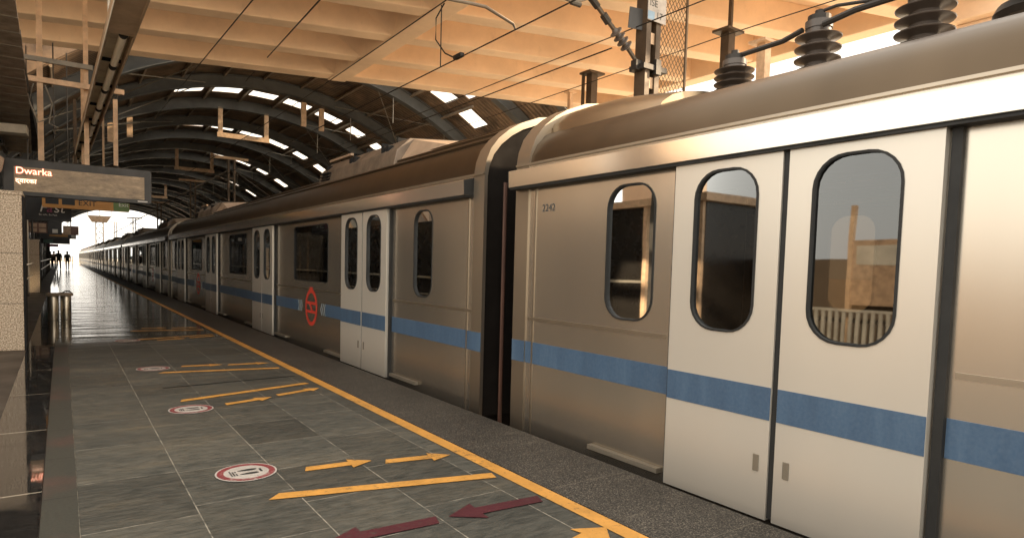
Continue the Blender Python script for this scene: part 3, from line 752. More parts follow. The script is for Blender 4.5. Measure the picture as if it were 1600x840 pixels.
def make_car(doors, wins, low=None, mark=True):
    """local frame: y from 0 (near coupling) to PITCH, x=0 on the track centre line, z=0 at platform level"""
    car = empty('metro_car')
    y0, y1 = .24, PITCH-.24
    for side in (-1, 1):
        # body side panel with openings
        holes = [rrect(c, cz, w_, h_, r_) for c, cz, w_, h_, r_ in wins]
        holes += [rrect(c, .93, 1.30, 1.78, .05, 3) for c in doors]
        m = MB(); holed(m, [(y0+.16,-.08),(y1-.16,-.08),(y1-.16,2.08),(y0+.16,2.08)], holes, lambda a, b, s=side: (s*SIDE, a, b))
        m.build('side_panel', 'steel', car)
        for yy in (y0+.26, y1-.26): MB().box(*sorted((side*SIDE, side*(SIDE+.006))), yy-.008, yy+.008, -.06, 1.88).build('weld_seam', 'endframe', car)
        for c, cz, w_, h_, r_ in wins: window_part(car, c, cz, w_, h_, r_, SIDE, side)
        # corrugation beads and stripe, between the doors
        edges = [y0+.17]+[v for c in sorted(doors) for v in (c-.757, c+.757)]+[y1-.17]
        
        for k in range(0, len(edges), 2):
            a, b_ = edges[k], edges[k+1]
            xs = sorted((side*(SIDE+.004), side*(SIDE-.002)))
            beads = MB(); beads.box(*sorted((side*SIDE, side*(SIDE+.005))), a+.02, b_-.02, .868, .880)
            beads.box(*sorted((side*SIDE, side*(SIDE+.003))), a+.02, b_-.02, .852, .869)
            beads.build('waist_bead', 'endframe', car)
            segs = [(a, b_)]
            if side == -1 and k in (2, 6):
                mid = (a+b_)/2-.28
                segs = [(a, mid-.62), (mid+.62, b_)]
                # metro emblem: ring with bar and slanted stroke, chevrons beside it
                e = MB(); n = 36; X = side*(SIDE+.005)
                for r_ in (.275, .215): e.v += [(X, mid+r_*math.cos(2*math.pi*q/n), .60+r_*math.sin(2*math.pi*q/n)) for q in range(n)]
                e.f += [(q, (q+1) % n, n+(q+1) % n, n+q) for q in range(n)]
                for p in ([(-.22,.045),(.22,.045),(.22,.085),(-.22,.085)], [(-.22,-.085),(.22,-.085),(.22,-.045),(-.22,-.045)], [(-.09,-.05),(-.02,-.05),(.09,.05),(.02,.05)],
                          [(-.07,.255),(.07,.255),(.07,.30),(-.07,.30)]):
                    e.quad(*[(X+side*.001, mid+a_, .60+b2) for a_, b2 in p])
                e.build('emblem', 'red', car)
                ch = MB()
                for q in range(3):
                    for sg in (-1, 1):
                        c0 = mid+sg*(.42+q*.075)
                        ch.quad((X,c0,.6),(X,c0+sg*.03,.6),(X,c0+sg*.075,.684),(X,c0+sg*.045,.684)); ch.quad((X,c0,.6),(X,c0+sg*.03,.6),(X,c0+sg*.075,.515),(X,c0+sg*.045,.515))
                ch.build('chevrons', 'paleblue', car)
            for s0, s1 in segs:
                MB().box(*sorted((side*SIDE, side*(SIDE+.003))), s0, s1, .514, .684).build('blue_stripe', 'stripe', car)
        # doors
        for c in doors:
            d = empty('door', (0, 0, 0)); d.parent = car
            jm = MB()
            for ya, yb in ((c-.755, c-.715), (c+.715, c+.735)): jm.box(*sorted((side*(SIDE-.002), side*(SIDE+.030))), ya, yb, -.02, 1.90)
            jm.box(*sorted((side*(SIDE-.03), side*(DOORX-.012))), c-.018, c+.018, -.0, 1.89)
            jm.build('rubber_seal', 'dark', d)
            for sg in (-1, 1):
                a, b_ = sorted((c+sg*.018, c+sg*.705)); wc = c+sg*.352
                m = MB(); ho = rrect(wc, 1.39, .40, .88, .15, 8)
                holed(m, [(a,-.01),(b_,-.01),(b_,1.895),(a,1.895)], [ho], lambda p, q, s=side: (s*DOORX, p, q))
                for (u0, v0), (u1, v1) in (((a,-.01),(b_,-.01)), ((b_,-.01),(b_,1.895)), ((b_,1.895),(a,1.895)), ((a,1.895),(a,-.01))):
                    m.quad((side*DOORX,u0,v0),(side*DOORX,u1,v1),(side*(SIDE-.01),u1,v1),(side*(SIDE-.01),u0,v0))
                m.build('door_leaf', 'door', d)
                window_part(d, wc, 1.39, .40, .88, .15, DOORX, side, .04)
                MB().box(*sorted((side*DOORX, side*(DOORX+.003))), a+.002, b_-.002, .514, .684).build('blue_stripe', 'stripe', d)
                hy = c+sg*.085
                hm = MB().box(*sorted((side*DOORX, side*(DOORX+.006))), hy-.017, hy+.017, .235, .325); hm.build('handle', 'sill', d, bevel=.003)
            for sg in (-1, 1):     # sill guards either side of the door
                a, b_ = sorted((c+sg*.78, c+sg*1.42))
                s_ = MB().box(*sorted((side*(SIDE), side*(SIDE+.04))), a, b_, .018, .05)
                for q in range(4): s_.box(*sorted((side*(SIDE+.04), side*(SIDE+.043))), a+.08+q*.15, a+.11+q*.15, .028, .04)
                s_.build('sill_guard', 'sill', d, bevel=.004)
        # cantrail cover above the doors
        m = MB(); a, b_ = y0+.2, y1-.2
        if low: b_ = y1-.01; a = y0+.2
        m.prism([(side*SIDE,1.90),(side*(DOORX+.035),1.90),(side*(DOORX+.04),2.03),(side*SIDE,2.055)], a, b_, 'y'); m.build('cantrail_cover', 'cantrail', car, bevel=.004)
        for ye in (a-.004, b_-.002): MB().prism([(side*SIDE,1.902),(side*(DOORX+.037),1.902),(side*(DOORX+.042),2.032),(side*SIDE,2.057)], ye, ye+.006, 'y').build('cover_end_cap', 'dark', car)
        MB().box(*sorted((side*(SIDE-.01), side*(DOORX+.025))), a+.005, b_-.005, 1.885, 1.8985).build('door_track', 'dark', car)
        m = MB().box(*sorted((side*(SIDE-.005), side*(SIDE+.022))), y0, y1, 2.072, 2.088); m.build('drip_rail', 'endframe', car)
    # roof
    secs = [(y0+.16, y1-.16, False)] if not low else [(y0+.16, low[0], False), (low[0], y1-.16, True), (low[1], y1-.16, 'hood')]
    for a, b_, lw in secs:
        pr = roof_profile(lw)
        if lw == 'hood':      # rounded hood at the pantograph end, sinking towards the low roof
            L = b_-a
            def sc_(x, z, y, a=a, L=L):
                u = max(0, min(1, (y-a)/(L*.75))); k = .72+.28*math.sin(u*math.pi/2)
                return (x*(.97+.03*k), 2.30+(z-2.30)*k)
            pr = [(-1.24,2.30),(-1.20,2.42),(-1.10,2.51),(-.96,2.575),(-.8,2.615),(-.5,2.66),(0,2.68)]; pr = pr+[(-x, z) for x, z in reversed(pr[:-1])]
            m = MB().sweep(pr, [a+L*k/10*(1 if k < 10 else .998) for k in range(11)], scale=sc_)
            i = len(m.v); n = len(pr); m.f.append(tuple(range(n)))
            m.build('roof_hood', 'hood', car, smooth=True)
        else:
            m = MB().sweep(pr, [a, b_]); n = len(pr); m.f.append(tuple(range(n))); m.f.append(tuple(range(n, 2*n)))
            m.build('roof', 'roofsteel', car, smooth=True)
    # end frames following the body outline
    outl = [(-1.42,-.08),(-1.42,2.08)]+REG[1:]+[(-.4,2.70),(0,2.72)]; outl = outl+[(-x, z) for x, z in reversed(outl[:-1])]
    ins = [(x*.985, z*.988) for x, z in outl]
    for ya, yb in ((y0, y0+.17), (y1-.17, y1)):
        m = MB(); n = len(outl); g = .012
        for y in (ya, yb): m.v += [(x*1.008, y, z*1.005+(.01 if z > 1 else 0)) for x, z in outl]+[(x, y, z) for x, z in ins]
        for k in range(n-1):
            m.f += [(k, k+1, 2*n+k+1, 2*n+k), (n+k, n+k+1, 3*n+k+1, 3*n+k), (k, k+1, n+k+1, n+k), (2*n+k, 2*n+k+1, 3*n+k+1, 3*n+k)]
        m.build('end_frame', 'endframe', car, smooth=True)
        for sd in (-1, 1):
            MB().box(*sorted((sd*1.428, sd*1.4345)), ya+.002, yb-.002, .514, .684).build('blue_stripe', 'stripe', car)
    for y in (y0+.05, y1-.05): MB().quad(*[(x, y, z) for x, z in ins]).build('end_wall', 'gang', car)
    if low: MB().quad(*[(x*.99, y1-.164, z*.995) for x, z in outl]).build('roof_bulkhead', 'endframe', car)
    # gangway half
    for ya, yb in ((0.0, y0+.04), (y1-.04, PITCH)):
        m = MB(); nn = 4; pr = [(-.92,-.1),(-.98,.2),(-.98,2.0),(-.85,2.25),(.85,2.25),(.98,2.0),(.98,.2),(.92,-.1)]
        for q in range(nn+1):
            y = ya+(yb-ya)*q/nn; f_ = 1 if q % 2 else .94
            m.v += [(x*f_, y, z*(f_*.5+.5)) for x, z in pr]
        for q in range(nn):
            for j in range(len(pr)): m.f.append((q*8+j, q*8+(j+1) % 8, (q+1)*8+(j+1) % 8, (q+1)*8+j))
        m.build('gangway', 'gang', car)
    MB().tube([(-1.29, .12, -.3), (-1.29, .12, 2.0)], .018, 8).build('jumper_pipe', 'rust', car)
    # underframe, bogies' side frames
    m = MB().box(-1.36, 1.36, y0+.1, y1-.1, -.22, -.085); m.box(-1.1, 1.1, 6, 9, -.8, -.22); m.box(-1.1, 1.1, 11, 14, -.8, -.22); m.build('underframe', 'gang', car)
    for yb in (3.2, 17):
        b_ = MB().box(-1.1,-.95,yb-1.5,yb+1.5,-.75,-.5).box(.95,1.1,yb-1.5,yb+1.5,-.75,-.5).box(-.95,.95,yb-.3,yb+.3,-.7,-.3).build('bogie', 'gang', car)
        for yw in (-1.1, 1.1):
            for sx in (-.84, .84): MB().lathe([(.43,-.065),(.46,-.04),(.43,.0),(.43,.065)], (sx, yb+yw, -.67), 24, (1,0,0)).build('wheel', 'mast', b_)
    # interior
    MB().box(-1.38, 1.38, y0+.1, y1-.1, -.06, 0.0).build('cabin_floor', 'infloor', car)
    MB().box(-1.36, 1.36, y0+.1, y1-.1, 2.04, 2.07).build('cabin_ceiling', 'inwall', car)
    ds = sorted(doors); sp = [(ds[k]+.85, ds[k+1]-.85) for k in range(len(ds)-1)]
    m = MB(); pm = MB()
    for a, b_ in sp:
        for side in (-1, 1):
            m.box(*sorted((side*(SIDE-.08), side*(SIDE-.52))), a, b_, .36, .42); m.box(*sorted((side*(SIDE-.08), side*(SIDE-.14))), a, b_, .42, .85)
            for y in (a, b_): pm.tube([(side*(SIDE-.5), y, .0), (side*(SIDE-.5), y, 2.04)], .018, 8)
    for c in doors: pm.tube([(0, c, 0), (0, c, 2.04)], .02, 8)
    for side in (-.55, .55): pm.tube([(side, y0+.6, 1.85), (side, y1-.6, 1.85)], .016, 6)
    m.build('seat_row', 'seat', car); pm.build('grab_poles', 'pole', car)
    # roof equipment
    def unit(a, b_, cover=True):
        u = empty('air_conditioner'); u.parent = car
        m = MB(); pr = [(-1.20,2.42),(-1.15,2.64),(-.98,2.80),(-.3,2.86),(.3,2.86),(.98,2.80),(1.15,2.64),(1.20,2.42)]
        m.sweep(pr, [a+1.1, b_-.6]); n = len(pr); m.f.append(tuple(range(n))); m.f.append(tuple(range(n,2*n))); m.build('casing', 'acgrey', u, bevel=.01)
        MB().box(-1.0,-.2,a+3.0,a+3.9,2.83,2.868).build('hatch', 'acpale', u, bevel=.008)
        m = MB(); m.v += [(-1.0,a,2.56),(0,a+.1,2.70),(1.0,a,2.56),(-.93,a+1.1,2.79),(-.3,a+1.1,2.85),(.3,a+1.1,2.85),(.93,a+1.1,2.79),(-1.1,a+1.1,2.52),(1.1,a+1.1,2.52)]
        m.f += [(0,1,4,3),(1,2,6,5),(1,5,4),(0,3,7),(2,8,6)]; m.build('sloping_hood', 'acpale', u)
        m = MB()
        for q in range(5): m.box(-.95, .95, a+1.5+q*.5, a+1.53+q*.5, 2.80, 2.87)
        for q in range(3): m.box(-1.21, -1.15, b_-1.1, b_-.75, 2.50+q*.045, 2.52+q*.045)
        for q in (.1, .24, 1.2, 1.34, 2.3): m.box(-1.125, -1.03, a+1.3+q, a+1.38+q, 2.66, 2.74)
        m.build('vent', 'blackseam', u)
        m = MB().sweep([(-1.0,2.50),(-.9,2.7),(.9,2.7),(1.0,2.5)], [b_-.6, b_]); m.f.append((4,5,6,7)); m.build('end_fairing', 'acgrey', u)
    if not low:
        unit(1.55, 6.0); unit(12.9, 17.3)
    return car
# regular car
reg_doors = [2.88, 7.62, 12.48, 17.28]
reg_wins = [(1.40,1.385,.40,.88,.14)]+[((reg_doors[k]+reg_doors[k+1])/2-.0,1.40,1.55,.82,.07) for k in range(3)]+[(PITCH-1.45,1.385,.40,.88,.14)]
reg_wins[1] = (5.05,1.40,1.58,.82,.07); reg_wins[2] = (9.85,1.40,1.58,.82,.07)
proto = make_car(reg_doors, reg_wins)
ordinal = ['second from the camera, beyond the coupling', 'third from the camera', 'fourth from the camera', 'fifth from the camera', 'sixth from the camera', 'seventh from the camera', 'eighth from the camera', 'last and farthest']
for k in range(8):
    c = proto if k == 0 else copy_tree(proto)
    c.location = (CX, 4.5+PITCH*k, 0)
    tag(c, ['steel metro car with red emblem, ', 'steel metro car under the vault, '][k > 0]+ordinal[k], 'metro car', 'coupled cars of the metro train')
# near car with pantograph roof
nd = [PITCH-17.6, PITCH-12.9, PITCH-8.1, PITCH-2.64]
nw = [(1.5,1.385,.42,.88,.15),(5.0,1.4,1.58,.82,.07),(9.7,1.4,1.58,.82,.07),(14.6,1.4,1.5,.82,.07),(PITCH-1.52,1.385,.42,.88,.15)]
near = make_car(nd, nw, low=(4.0, PITCH-1.54))
near.location = (CX, 4.5-PITCH, 0)
tag(near, 'large steel metro car in the right foreground with cream doors and roof insulators', 'metro car', 'coupled cars of the metro train')
text('car_number', '2242', .08, 'arch', near, (-SIDE-.002, 4.5-.58-(4.5-PITCH), 1.70), (R(90), 0, R(-90)), ext=.0005)
# roof insulators and bus bars on the near car
def insulator(x, y, z, h, r_, red=False):
    i_ = empty('roof_insulator', (x, y-(4.5-PITCH), z)); i_.parent = near
    prof = [(r_*.72,0),(r_*.72,h*.10)]; n = 6 if y > 2.5 else 5
    for k in range(n):
        a = h*(.12+.76*k/n); b_ = h*(.12+.76*(k+1)/n); t_ = b_-a
        prof += [(r_*.52,a),(r_*.60,a+t_*.12),(r_*1.0,a+t_*.30),(r_*1.02,a+t_*.38),(r_*.90,a+t_*.50),(r_*.55,a+t_*.72)]
    prof += [(r_*.55,h*.9),(r_*.6,h*.9),(r_*.6,h)]
    MB().lathe(prof, n=32).build('ribbed_shed', 'porc', i_, smooth=True)
    MB().lathe([(r_*.8,-.06),(r_*.8,.0)], n=24).build('base_flange', 'rust', i_)
    MB().lathe([(r_*.5,h),(r_*.5,h+.035),(r_*.2,h+.04),(r_*.2,h+.07)], n=20).build('cap', 'porc_red' if red else 'busbar', i_)
    return i_
ZI = 2.40
insulator(-.55, 2.88, ZI, .36, .135); insulator(-.55, 2.27, ZI, .45, .135); insulator(-.55, 1.66, ZI, .44, .145, True)
m = MB(); Yo = -(4.5-PITCH)
m.tube([(-.55,2.95+Yo,2.79),(-.55,2.80+Yo,2.79),(-.57,2.5+Yo,2.79),(-.6,2.35+Yo,2.81)], .018, 8)
m.tube([(-.62,2.2+Yo,2.80),(-.64,2.0+Yo,2.82),(-.6,1.66+Yo,2.84)], .020, 8)
m.tube([(-.55,2.27+Yo,2.91),(-.52,2.18+Yo,2.93),(-.5,1.9+Yo,2.89),(-.5,1.66+Yo,2.93)], .011, 8)
m.tube([(-.55,1.66+Yo,2.86),(-.6,1.45+Yo,2.80),(-.7,1.0+Yo,2.66),(-.75,.5+Yo,2.62)], .045, 8)
m.build('bus_bar', 'busbar', near, smooth=True)
m = MB().box(-.62,-.48,1.55+Yo,1.77+Yo,2.88,2.94); m.build('terminal_block', 'porc_red', near)
m = MB().lathe([(.0,0),(.17,.0),(.19,.03),(.17,.07),(.1,.1)], (-.45, 1.18+Yo, 2.58)); m.build('pantograph_foot', 'busbar', near, smooth=True)
m = MB().tube([(-.75,1.3+Yo,2.46),(-.75,-2+Yo,2.50)], .035).tube([(.75,1.3+Yo,2.46),(.75,-2+Yo,2.50)], .035); m.build('pantograph_frame', 'rust', near)

# ------------------------------------------------------------------ overhead line
def wire(pts, r_, label, name='overhead_wire', group='overhead line wires'):
    return tag(MB().tube(pts, r_, 6).build(name, 'wire'), label, 'wire', group)
def sag(x, z, y0, y1, s, n=24, span=27, ph=6.39): return [(x, y0+(y1-y0)*k/n, z-s*(math.sin(math.pi*(((y0+(y1-y0)*k/n)-ph) % span)/span))) for k in range(n+1)]
wire([(4.45,-40,4.09),(4.45,160,4.09)], .0085, 'straight contact wire held by the bent steady arm, above the train roofs')
wire(sag(4.45, 5.0, -40, 160, .12, 60), .0085, 'upper catenary wire over the train, joined by a dropper to the contact wire')
wire([(8.7,-40,4.09),(8.7,160,4.09)], .007, 'thin contact wire over the far track, passing behind the roof insulators')
wire(sag(8.7, 5.06, -40, 160, .12, 60), .008, 'catenary wire over the far track, passing above the roof insulators')
wire([(6.48,-40,4.60),(6.48,160,4.60)], .008, 'upper one of two close wires passing left of the mast')
wire([(6.60,7,4.50),(6.60,160,4.50)], .010, 'lower one of two close wires ending at the mast')
STAY1A, STAY1B, STAY2A, STAY2B = (2.286, 5.55, 4.853), (2.916, 27.0, 6.473), (2.205, 4.26, 4.039), (5.505, 24.8, 7.717)
wire([STAY1A, STAY1B], .011, 'slanting stay wire in front of the orange ribs, left one of two')
wire([STAY2A, STAY2B], .012, 'slanting stay wire in front of the orange ribs, right one of two')
e = tag(MB().tube([(4.45,8.23,4.1),(4.45,8.23,4.95)], .008, 6).build('dropper', 'wire'), 'thin vertical dropper between contact wire and catenary wire above the train', 'dropper', 'droppers of the overhead line')
e = tag(MB().tube([(8.7,8.2,4.1),(8.7,8.2,4.97)], .008, 6).build('dropper', 'wire'), 'thin vertical dropper of the far track between the first two roof insulators', 'dropper', 'droppers of the overhead line')
tag(MB().tube([(4.45,8.15,4.95),(4.43,8.35,4.8),(4.43,8.35,4.5),(4.45,8.1,4.25),(4.45,7.85,4.13),(4.45,7.7,4.12)], .010, 8).box(4.42,4.48,7.62,7.82,4.09,4.14).build('jumper_cable', 'wire'),
    'curved jumper loop clamped to the contact wire left of the steady arm', 'cable')

MY = 6.39
mast = empty('catenary_mast', (6.70, MY, -1.3)); tag(mast, 'large brown steel catenary mast rising behind the near train roof, carrying the insulator', 'mast', 'catenary masts between the two tracks')
m = MB()
m.box(-.135,-.045,-.10,.10,0,7.5); m.box(.055,.145,-.10,.10,0,7.5); m.build('upright', 'mast', mast)
m = MB()
for k in range(12): m.box(-.05,.06,-.07,-.05,.3+k*.6,.45+k*.6)
m.build('batten', 'tanpost', mast)
# mast bracket and cantilever
m = MB().box(-.20,.26,-.14,.14,5.33,5.40).box(-.26,-.13,-.05,.05,5.32,5.45).box(.02,.12,-.16,-.10,5.28,5.48); m.build('clamp', 'busbar', mast)
P = lambda x, z: (x-6.70, 0, z+1.3)
c_ = MB().tube([P(6.50,4.13),P(6.33,4.27)], .028).tube([P(6.05,4.47),P(5.50,4.86),P(4.45,5.6)], .030).tube([P(5.62,4.77),P(5.35,4.64),P(4.9,4.66),P(3.4,4.72)], .022)
c_.build('bracket_tube', 'tube', mast, smooth=True)
cl = MB().tube([P(5.75,4.68),P(5.55,4.82)], .045).tube([P(5.45,4.63),P(5.3,4.63)], .035).tube([P(5.95,4.53),P(5.85,4.61)], .05); cl.build('tube_fitting', 'busbar', mast)
ax = Vector((6.05-6.33, 0, 4.47-4.27)); L = ax.length
prof = [(.03,0)]
for k in range(4): a = L*(.06+.23*k); prof += [(.04,a),(.085,a+L*.07),(.088,a+L*.11),(.05,a+L*.15),(.04,a+L*.2)]
prof += [(.03,L)]
MB().lathe(prof, P(6.33,4.27), 28, ax).build('insulator', 'porc', mast, smooth=True)
sa = MB().tube([P(3.40,4.72),P(3.42,4.28)], .014, 8).tube([P(3.42,4.20),P(3.85,4.24),P(4.03,4.25),P(4.42,4.15),P(4.45,4.10)], [.017,.02,.02,.018,.01], 8)
sa.build('steady_arm', 'tube', mast, smooth=True)
# plates on the mast
pl = MB().box(-.16,.20,-.135,-.128,5.98,6.32).build('number_plate', 'stickerwhite', mast)
pb = MB().box(-.158,-.03,-.139,-.1355,5.99,6.10).build('blue_patch', 'plateblue', pl)
text('plate_lettering', 'ISE', .13, 'frame', pl, (-.13,-.138,6.17), (R(90),0,0), ext=.0005)
text('plate_lettering', '17', .13, 'frame', pl, (-.0,-.138,6.02), (R(90),0,0), ext=.0005)
o = MB().box(.14,.46,-.015,.0,-.17,.17).build('side_plate', 'frame', mast, loc=(0,-.1,6.22)); o.rotation_euler = (0,R(-6),R(30))
o = MB().box(-.34,-.13,-.015,.0,-.14,.14).build('side_plate', 'frame', mast, loc=(0,-.05,6.0)); o.rotation_euler = (0,R(4),R(-20))

# expanded mesh screen beside the mast
scn = empty('mesh_screen', (6.92, MY+.06, 3.2)); tag(scn, 'tall diamond mesh screen in a thin steel frame beside the large mast', 'mesh screen')
W_, H_ = .66, 3.0
m = MB().box(W_-.03,W_,-.015,.015,0,H_).box(0,.02,-.012,.012,0,H_).box(0,W_,-.012,.012,0,.03).box(0,W_,-.012,.012,H_-.03,H_); m.build('frame', 'mesh', scn)
m = MB(); st = .075; hgt = .11; tw = .0055
def clipseg(x0, z0, x1, z1):
    # parametric clip to frame
    t0, t1 = 0, 1; dx, dz = x1-x0, z1-z0
    for p, q in ((-dx, x0-.02), (dx, W_-.03-x0), (-dz, z0-.03), (dz, H_-.03-z0)):
        if p == 0:
            if q < 0: return
        else:
            r_ = q/p
            if p < 0: t0 = max(t0, r_)
            else: t1 = min(t1, r_)
    if t0 < t1: m.tube([(x0+dx*t0, 0, z0+dz*t0), (x0+dx*t1, 0, z0+dz*t1)], tw, 4, False)
k = -10
for k in range(-12, 36):
    z = k*hgt; n = W_/st
    clipseg(0, z, W_, z+n*hgt); clipseg(0, z, W_, z-n*hgt)
m.build('mesh', 'mesh', scn)

# posts beyond the train on the right
def far_post(x, y, z0, z1, w_, label, mat='mast', plate=True):
    e = empty('steel_post', (x, y, z0)); tag(e, label, 'post', 'steel posts beyond the train roof')
    MB().box(-w_/2, w_/2, -w_/2, w_/2, 0, z1-z0).build('shaft', mat, e)
    if plate: MB().box(-w_*1.3, w_*1.3, -w_, w_, z1-z0, z1-z0+.04).build('top_plate', mat, e)
    return e
far_post(9.0, 10.1, -1.3, 5.28, .16, 'dark steel post with top plate, left of the large mast')
far_post(8.85, 10.2, -1.3, 5.33, .05, 'thin dark rod beside the dark steel post left of the mast', plate=False)
far_post(9.0, 6.12, -1.3, 4.84, .15, 'tan steel post with a flat top plate between the first two roof insulators', 'tanpost')
e = far_post(9.0, 6.8, -1.3, 5.2, .16, 'brown steel post with a perforated strap, behind the first roof insulator', 'mast')
MB().box(.02,.07,-.03,.03,6.5,7.1).build('strap', 'mast', e)
far_post(9.6, 11.5, -1.3, 5.3, .09, 'thin steel post seen against the orange ribs right of the dark post', 'tanpost')

# ------------------------------------------------------------------ upper left: dark plank soffit, light trough, hangers
e = empty('plank_canopy', (-.4, 8, 3.9)); tag(e, 'dark plank clad canopy edge at the upper left corner of the picture', 'canopy')
ys_ = [6.0, 8.36, 9.5, 11.2, 15.6, 21.0]; xs_ = [-.34, -.355, -.37, -.39, -.46, -.60]
def ex(y):
    for k in range(5):
        if y <= ys_[k+1] or k == 4:
            u = (y-ys_[k])/(ys_[k+1]-ys_[k]); return xs_[k]+(xs_[k+1]-xs_[k])*u
y = 5.5; k = 0; planks = MB(); seams = MB()
while y < 20.8:
    L = .62; j = random.uniform(-.012, .012); a = ex(y)+j; b_ = ex(y+L)+j
    planks.prism([(-3.6+.4, y-8), (a+.4, y-8), (b_+.4, y+L-.03-8), (-3.6+.4, y+L-.03-8)], 0, .05)
    seams.box(-3.2, b_+.39, y+L-.03-8, y+L-.012-8, -.008, .03)
    y += L
seams.build('seam_strip', 'greybar', e)
planks.build('soffit_plank', 'plank', e)
MB().box(-3.2, -.02, -2.6, 12.9, .055, .30).build('roof_slab', 'blackseam', e)
m = MB()
for yy in (-2.0, 1.0, 4.0, 7.5, 11): m.box(-.75, -.65, yy, yy+.08, -.12, 0)
m.box(-.75,-.68,-2.5,12.8,-.09,-.0); m.build('bracket', 'frame', e)
for yy in (.5, 12): MB().box(-3.1,-2.9,yy,yy+.2,-3.9,0).build('post', 'frame', e)
tag(MB().prism([(-1.25,15.7),(-.52,15.5),(-.50,15.9),(-1.25,16.0)], 3.58, 3.74).build('ceiling_lamp', 'white'), 'off white box lamp under the dark canopy at the left edge', 'lamp')

e = empty('light_trough', (.62, 4.0, 3.7)); tag(e, 'long brown light trough with unlit fluorescent tubes running down the platform', 'light fitting')
e.rotation_euler = (0, 0, R(.75))
m = MB().box(-.135,-.115,0,16.5,-.02,.14).box(.115,.135,0,16.5,-.02,.14).box(-.135,.135,0,16.5,.12,.14); m.build('channel', 'trough', e)
MB().box(-.139,-.1355,0,16.5,-.03,.02).build('edge_trim', 'white', e)
MB().prism([(-.115,.10),(.115,.10),(.115,.119),(-.115,.119)], 4.35, 16.4, 'y').build('reflector', 'troughface', e)
MB().box(-.114,.114,0,4.33,-.012,-.002).build('cover_plate', 'trough', e)
for k in range(8):
    y = 4.45+k*1.48
    t_ = MB().tube([(.03,y,.02),(.03,y+1.3,.02)], .042, 14).build('lamp_tube', 'lamp', e, smooth=True)
    MB().tube([(.03,y-.05,.02),(.03,y+.0,.02)], .046, 14).build('end_cap', 'blackseam', e)
    MB().box(-.114,.114,y+1.36,y+1.372,.055,.10).build('divider', 'blackseam', e)

def hanger(x, y, z0, z1, w_, label, mat='tanpost'):
    return tag(MB().box(x-w_/2, x+w_/2, y-w_/2, y+w_/2, z0, z1).build('hanger_post', mat), label, 'hanger post', 'tan posts hanging above the destination board')
SY = 14.0
hanger(-.27, SY, 2.90, 6.62, .085, 'tan hanger post above the left part of the destination board')
hanger(.40, SY+.15, 2.93, 6.62, .075, 'tan hanger post second from the left above the destination board')
hanger(.84, SY, 2.95, 4.15, .07, 'short tan hanger post above the right part of the destination board')
hanger(.62, 10.6, 4.0, 6.6, .12, 'pale hanger post holding the light trough at the top of the picture', 'white')
hanger(.30, 18.8, 3.0, 5.0, .07, 'thin brown post between the hanger posts, left of the light trough end', 'mast')
hanger(.42, 17.3, 3.0, 5.4, .06, 'tan post with its top end just below the grey horizontal bar')
hanger(.95, 20.5, 3.2, 6.6, .05, 'thin dark post right of the light trough end', 'mast')
tag(MB().box(-.55, .50, SY-.06, SY-.0, 4.60, 4.68).build('cross_bar', 'greybar'), 'grey horizontal bar crossing the hanger posts, upper one', 'bar', 'horizontal bars between the hanger posts')
tag(MB().box(-.55, .98, SY-.10, SY-.045, 4.24, 4.33).build('cross_bar', 'tanpost'), 'tan horizontal bar crossing the hanger posts, lower one', 'bar', 'horizontal bars between the hanger posts')
m = MB().tube([(-.36,SY-.1,4.2),(-.42,SY-.1,3.9),(-.30,SY-.12,3.55),(-.2,SY-.12,3.6)], .012, 6).tube([(-.2,SY-.1,4.2),(-.1,SY-.12,3.9),(-.15,SY-.12,3.55),(-.02,SY-.12,3.5)], .012, 6)
tag(m.build('loose_cable', 'greybar'), 'loose grey cable dangling around the left hanger post', 'cable')

# destination board
b = empty('destination_board', (0, SY, 2.28), R(-.6)); tag(b, 'black framed train destination board showing Dwarka, hanging above the platform', 'display board')
bw0, bw1, bh = -.80, 1.41, .63
m = MB(); m.prism(rrect((bw0+bw1)/2, bh/2, bw1-bw0, bh, .05), -.06, .12, 'y'); m.build('frame', 'frame', b, bevel=.01)
MB().box(bw0+.15, bw1-.12, -.066, -.0605, .075, bh-.14).build('screen', 'screen', b)
scr = b.children[-1]
text('lettering', 'Dwarka', .16, 'led', scr, (bw0+.17,-.072,.375), (R(90),0,0), bold=.0)
text('lettering', 'द्वारका', .105, 'led', scr, (bw0+.17,-.072,.22), (R(90),0,0), bold=.002)
text('letter_glow', 'Dwarka', .16, 'ledglow', scr, (bw0+.17,-.0675,.375), (R(90),0,0), ext=.0003, bold=.005)
MB().box(1.18,1.34,-.064,-.0605,.03,.055).build('maker_badge', 'signwhite', b)
MB().box(-.03,.03,-.02,.02,.63,.66).build('clamp', 'frame', b)
# small camera-like bracket at far left
m = MB().prism([(-.20,-.25),(.06,.10),(.10,.30),(-.02,.40),(-.20,.30)], -.05, .05, 'y')
sp_ = m.build('speaker_horn', 'signtan'); sp_.location = (-.86, SY-.3, 2.55); tag(sp_, 'tan angular loudspeaker bracket at the left end of the destination board', 'loudspeaker')

# exit sign
x = empty('exit_sign', (0, 17.6, 2.33)); tag(x, 'orange and green illuminated exit sign hanging below the destination board', 'sign')
MB().prism(rrect(.49, .16, 1.66, .32, .03), 0, .06, 'y').build('housing', 'signorange', x)
MB().box(1.0,1.315,-.004,-.0005,.01,.30).build('green_panel', 'signgreen', x)
for a in (-.28, .02): MB().box(a,a+.24,-.004,-.0005,.08,.30).build('pictogram_panel', 'signblack', x)
text('lettering', 'EXIT', .17, 'signblack', x, (.32,-.003,.085), (R(90),0,0))
text('lettering', 'Exit', .13, 'signwhite', x, (1.1,-.006,.12), (R(90),0,0))
for a in (-.1, 1.1): MB().tube([(a,.03,.32),(a,.03,3.6)], .015, 6).build('hanger', 'frame', x)
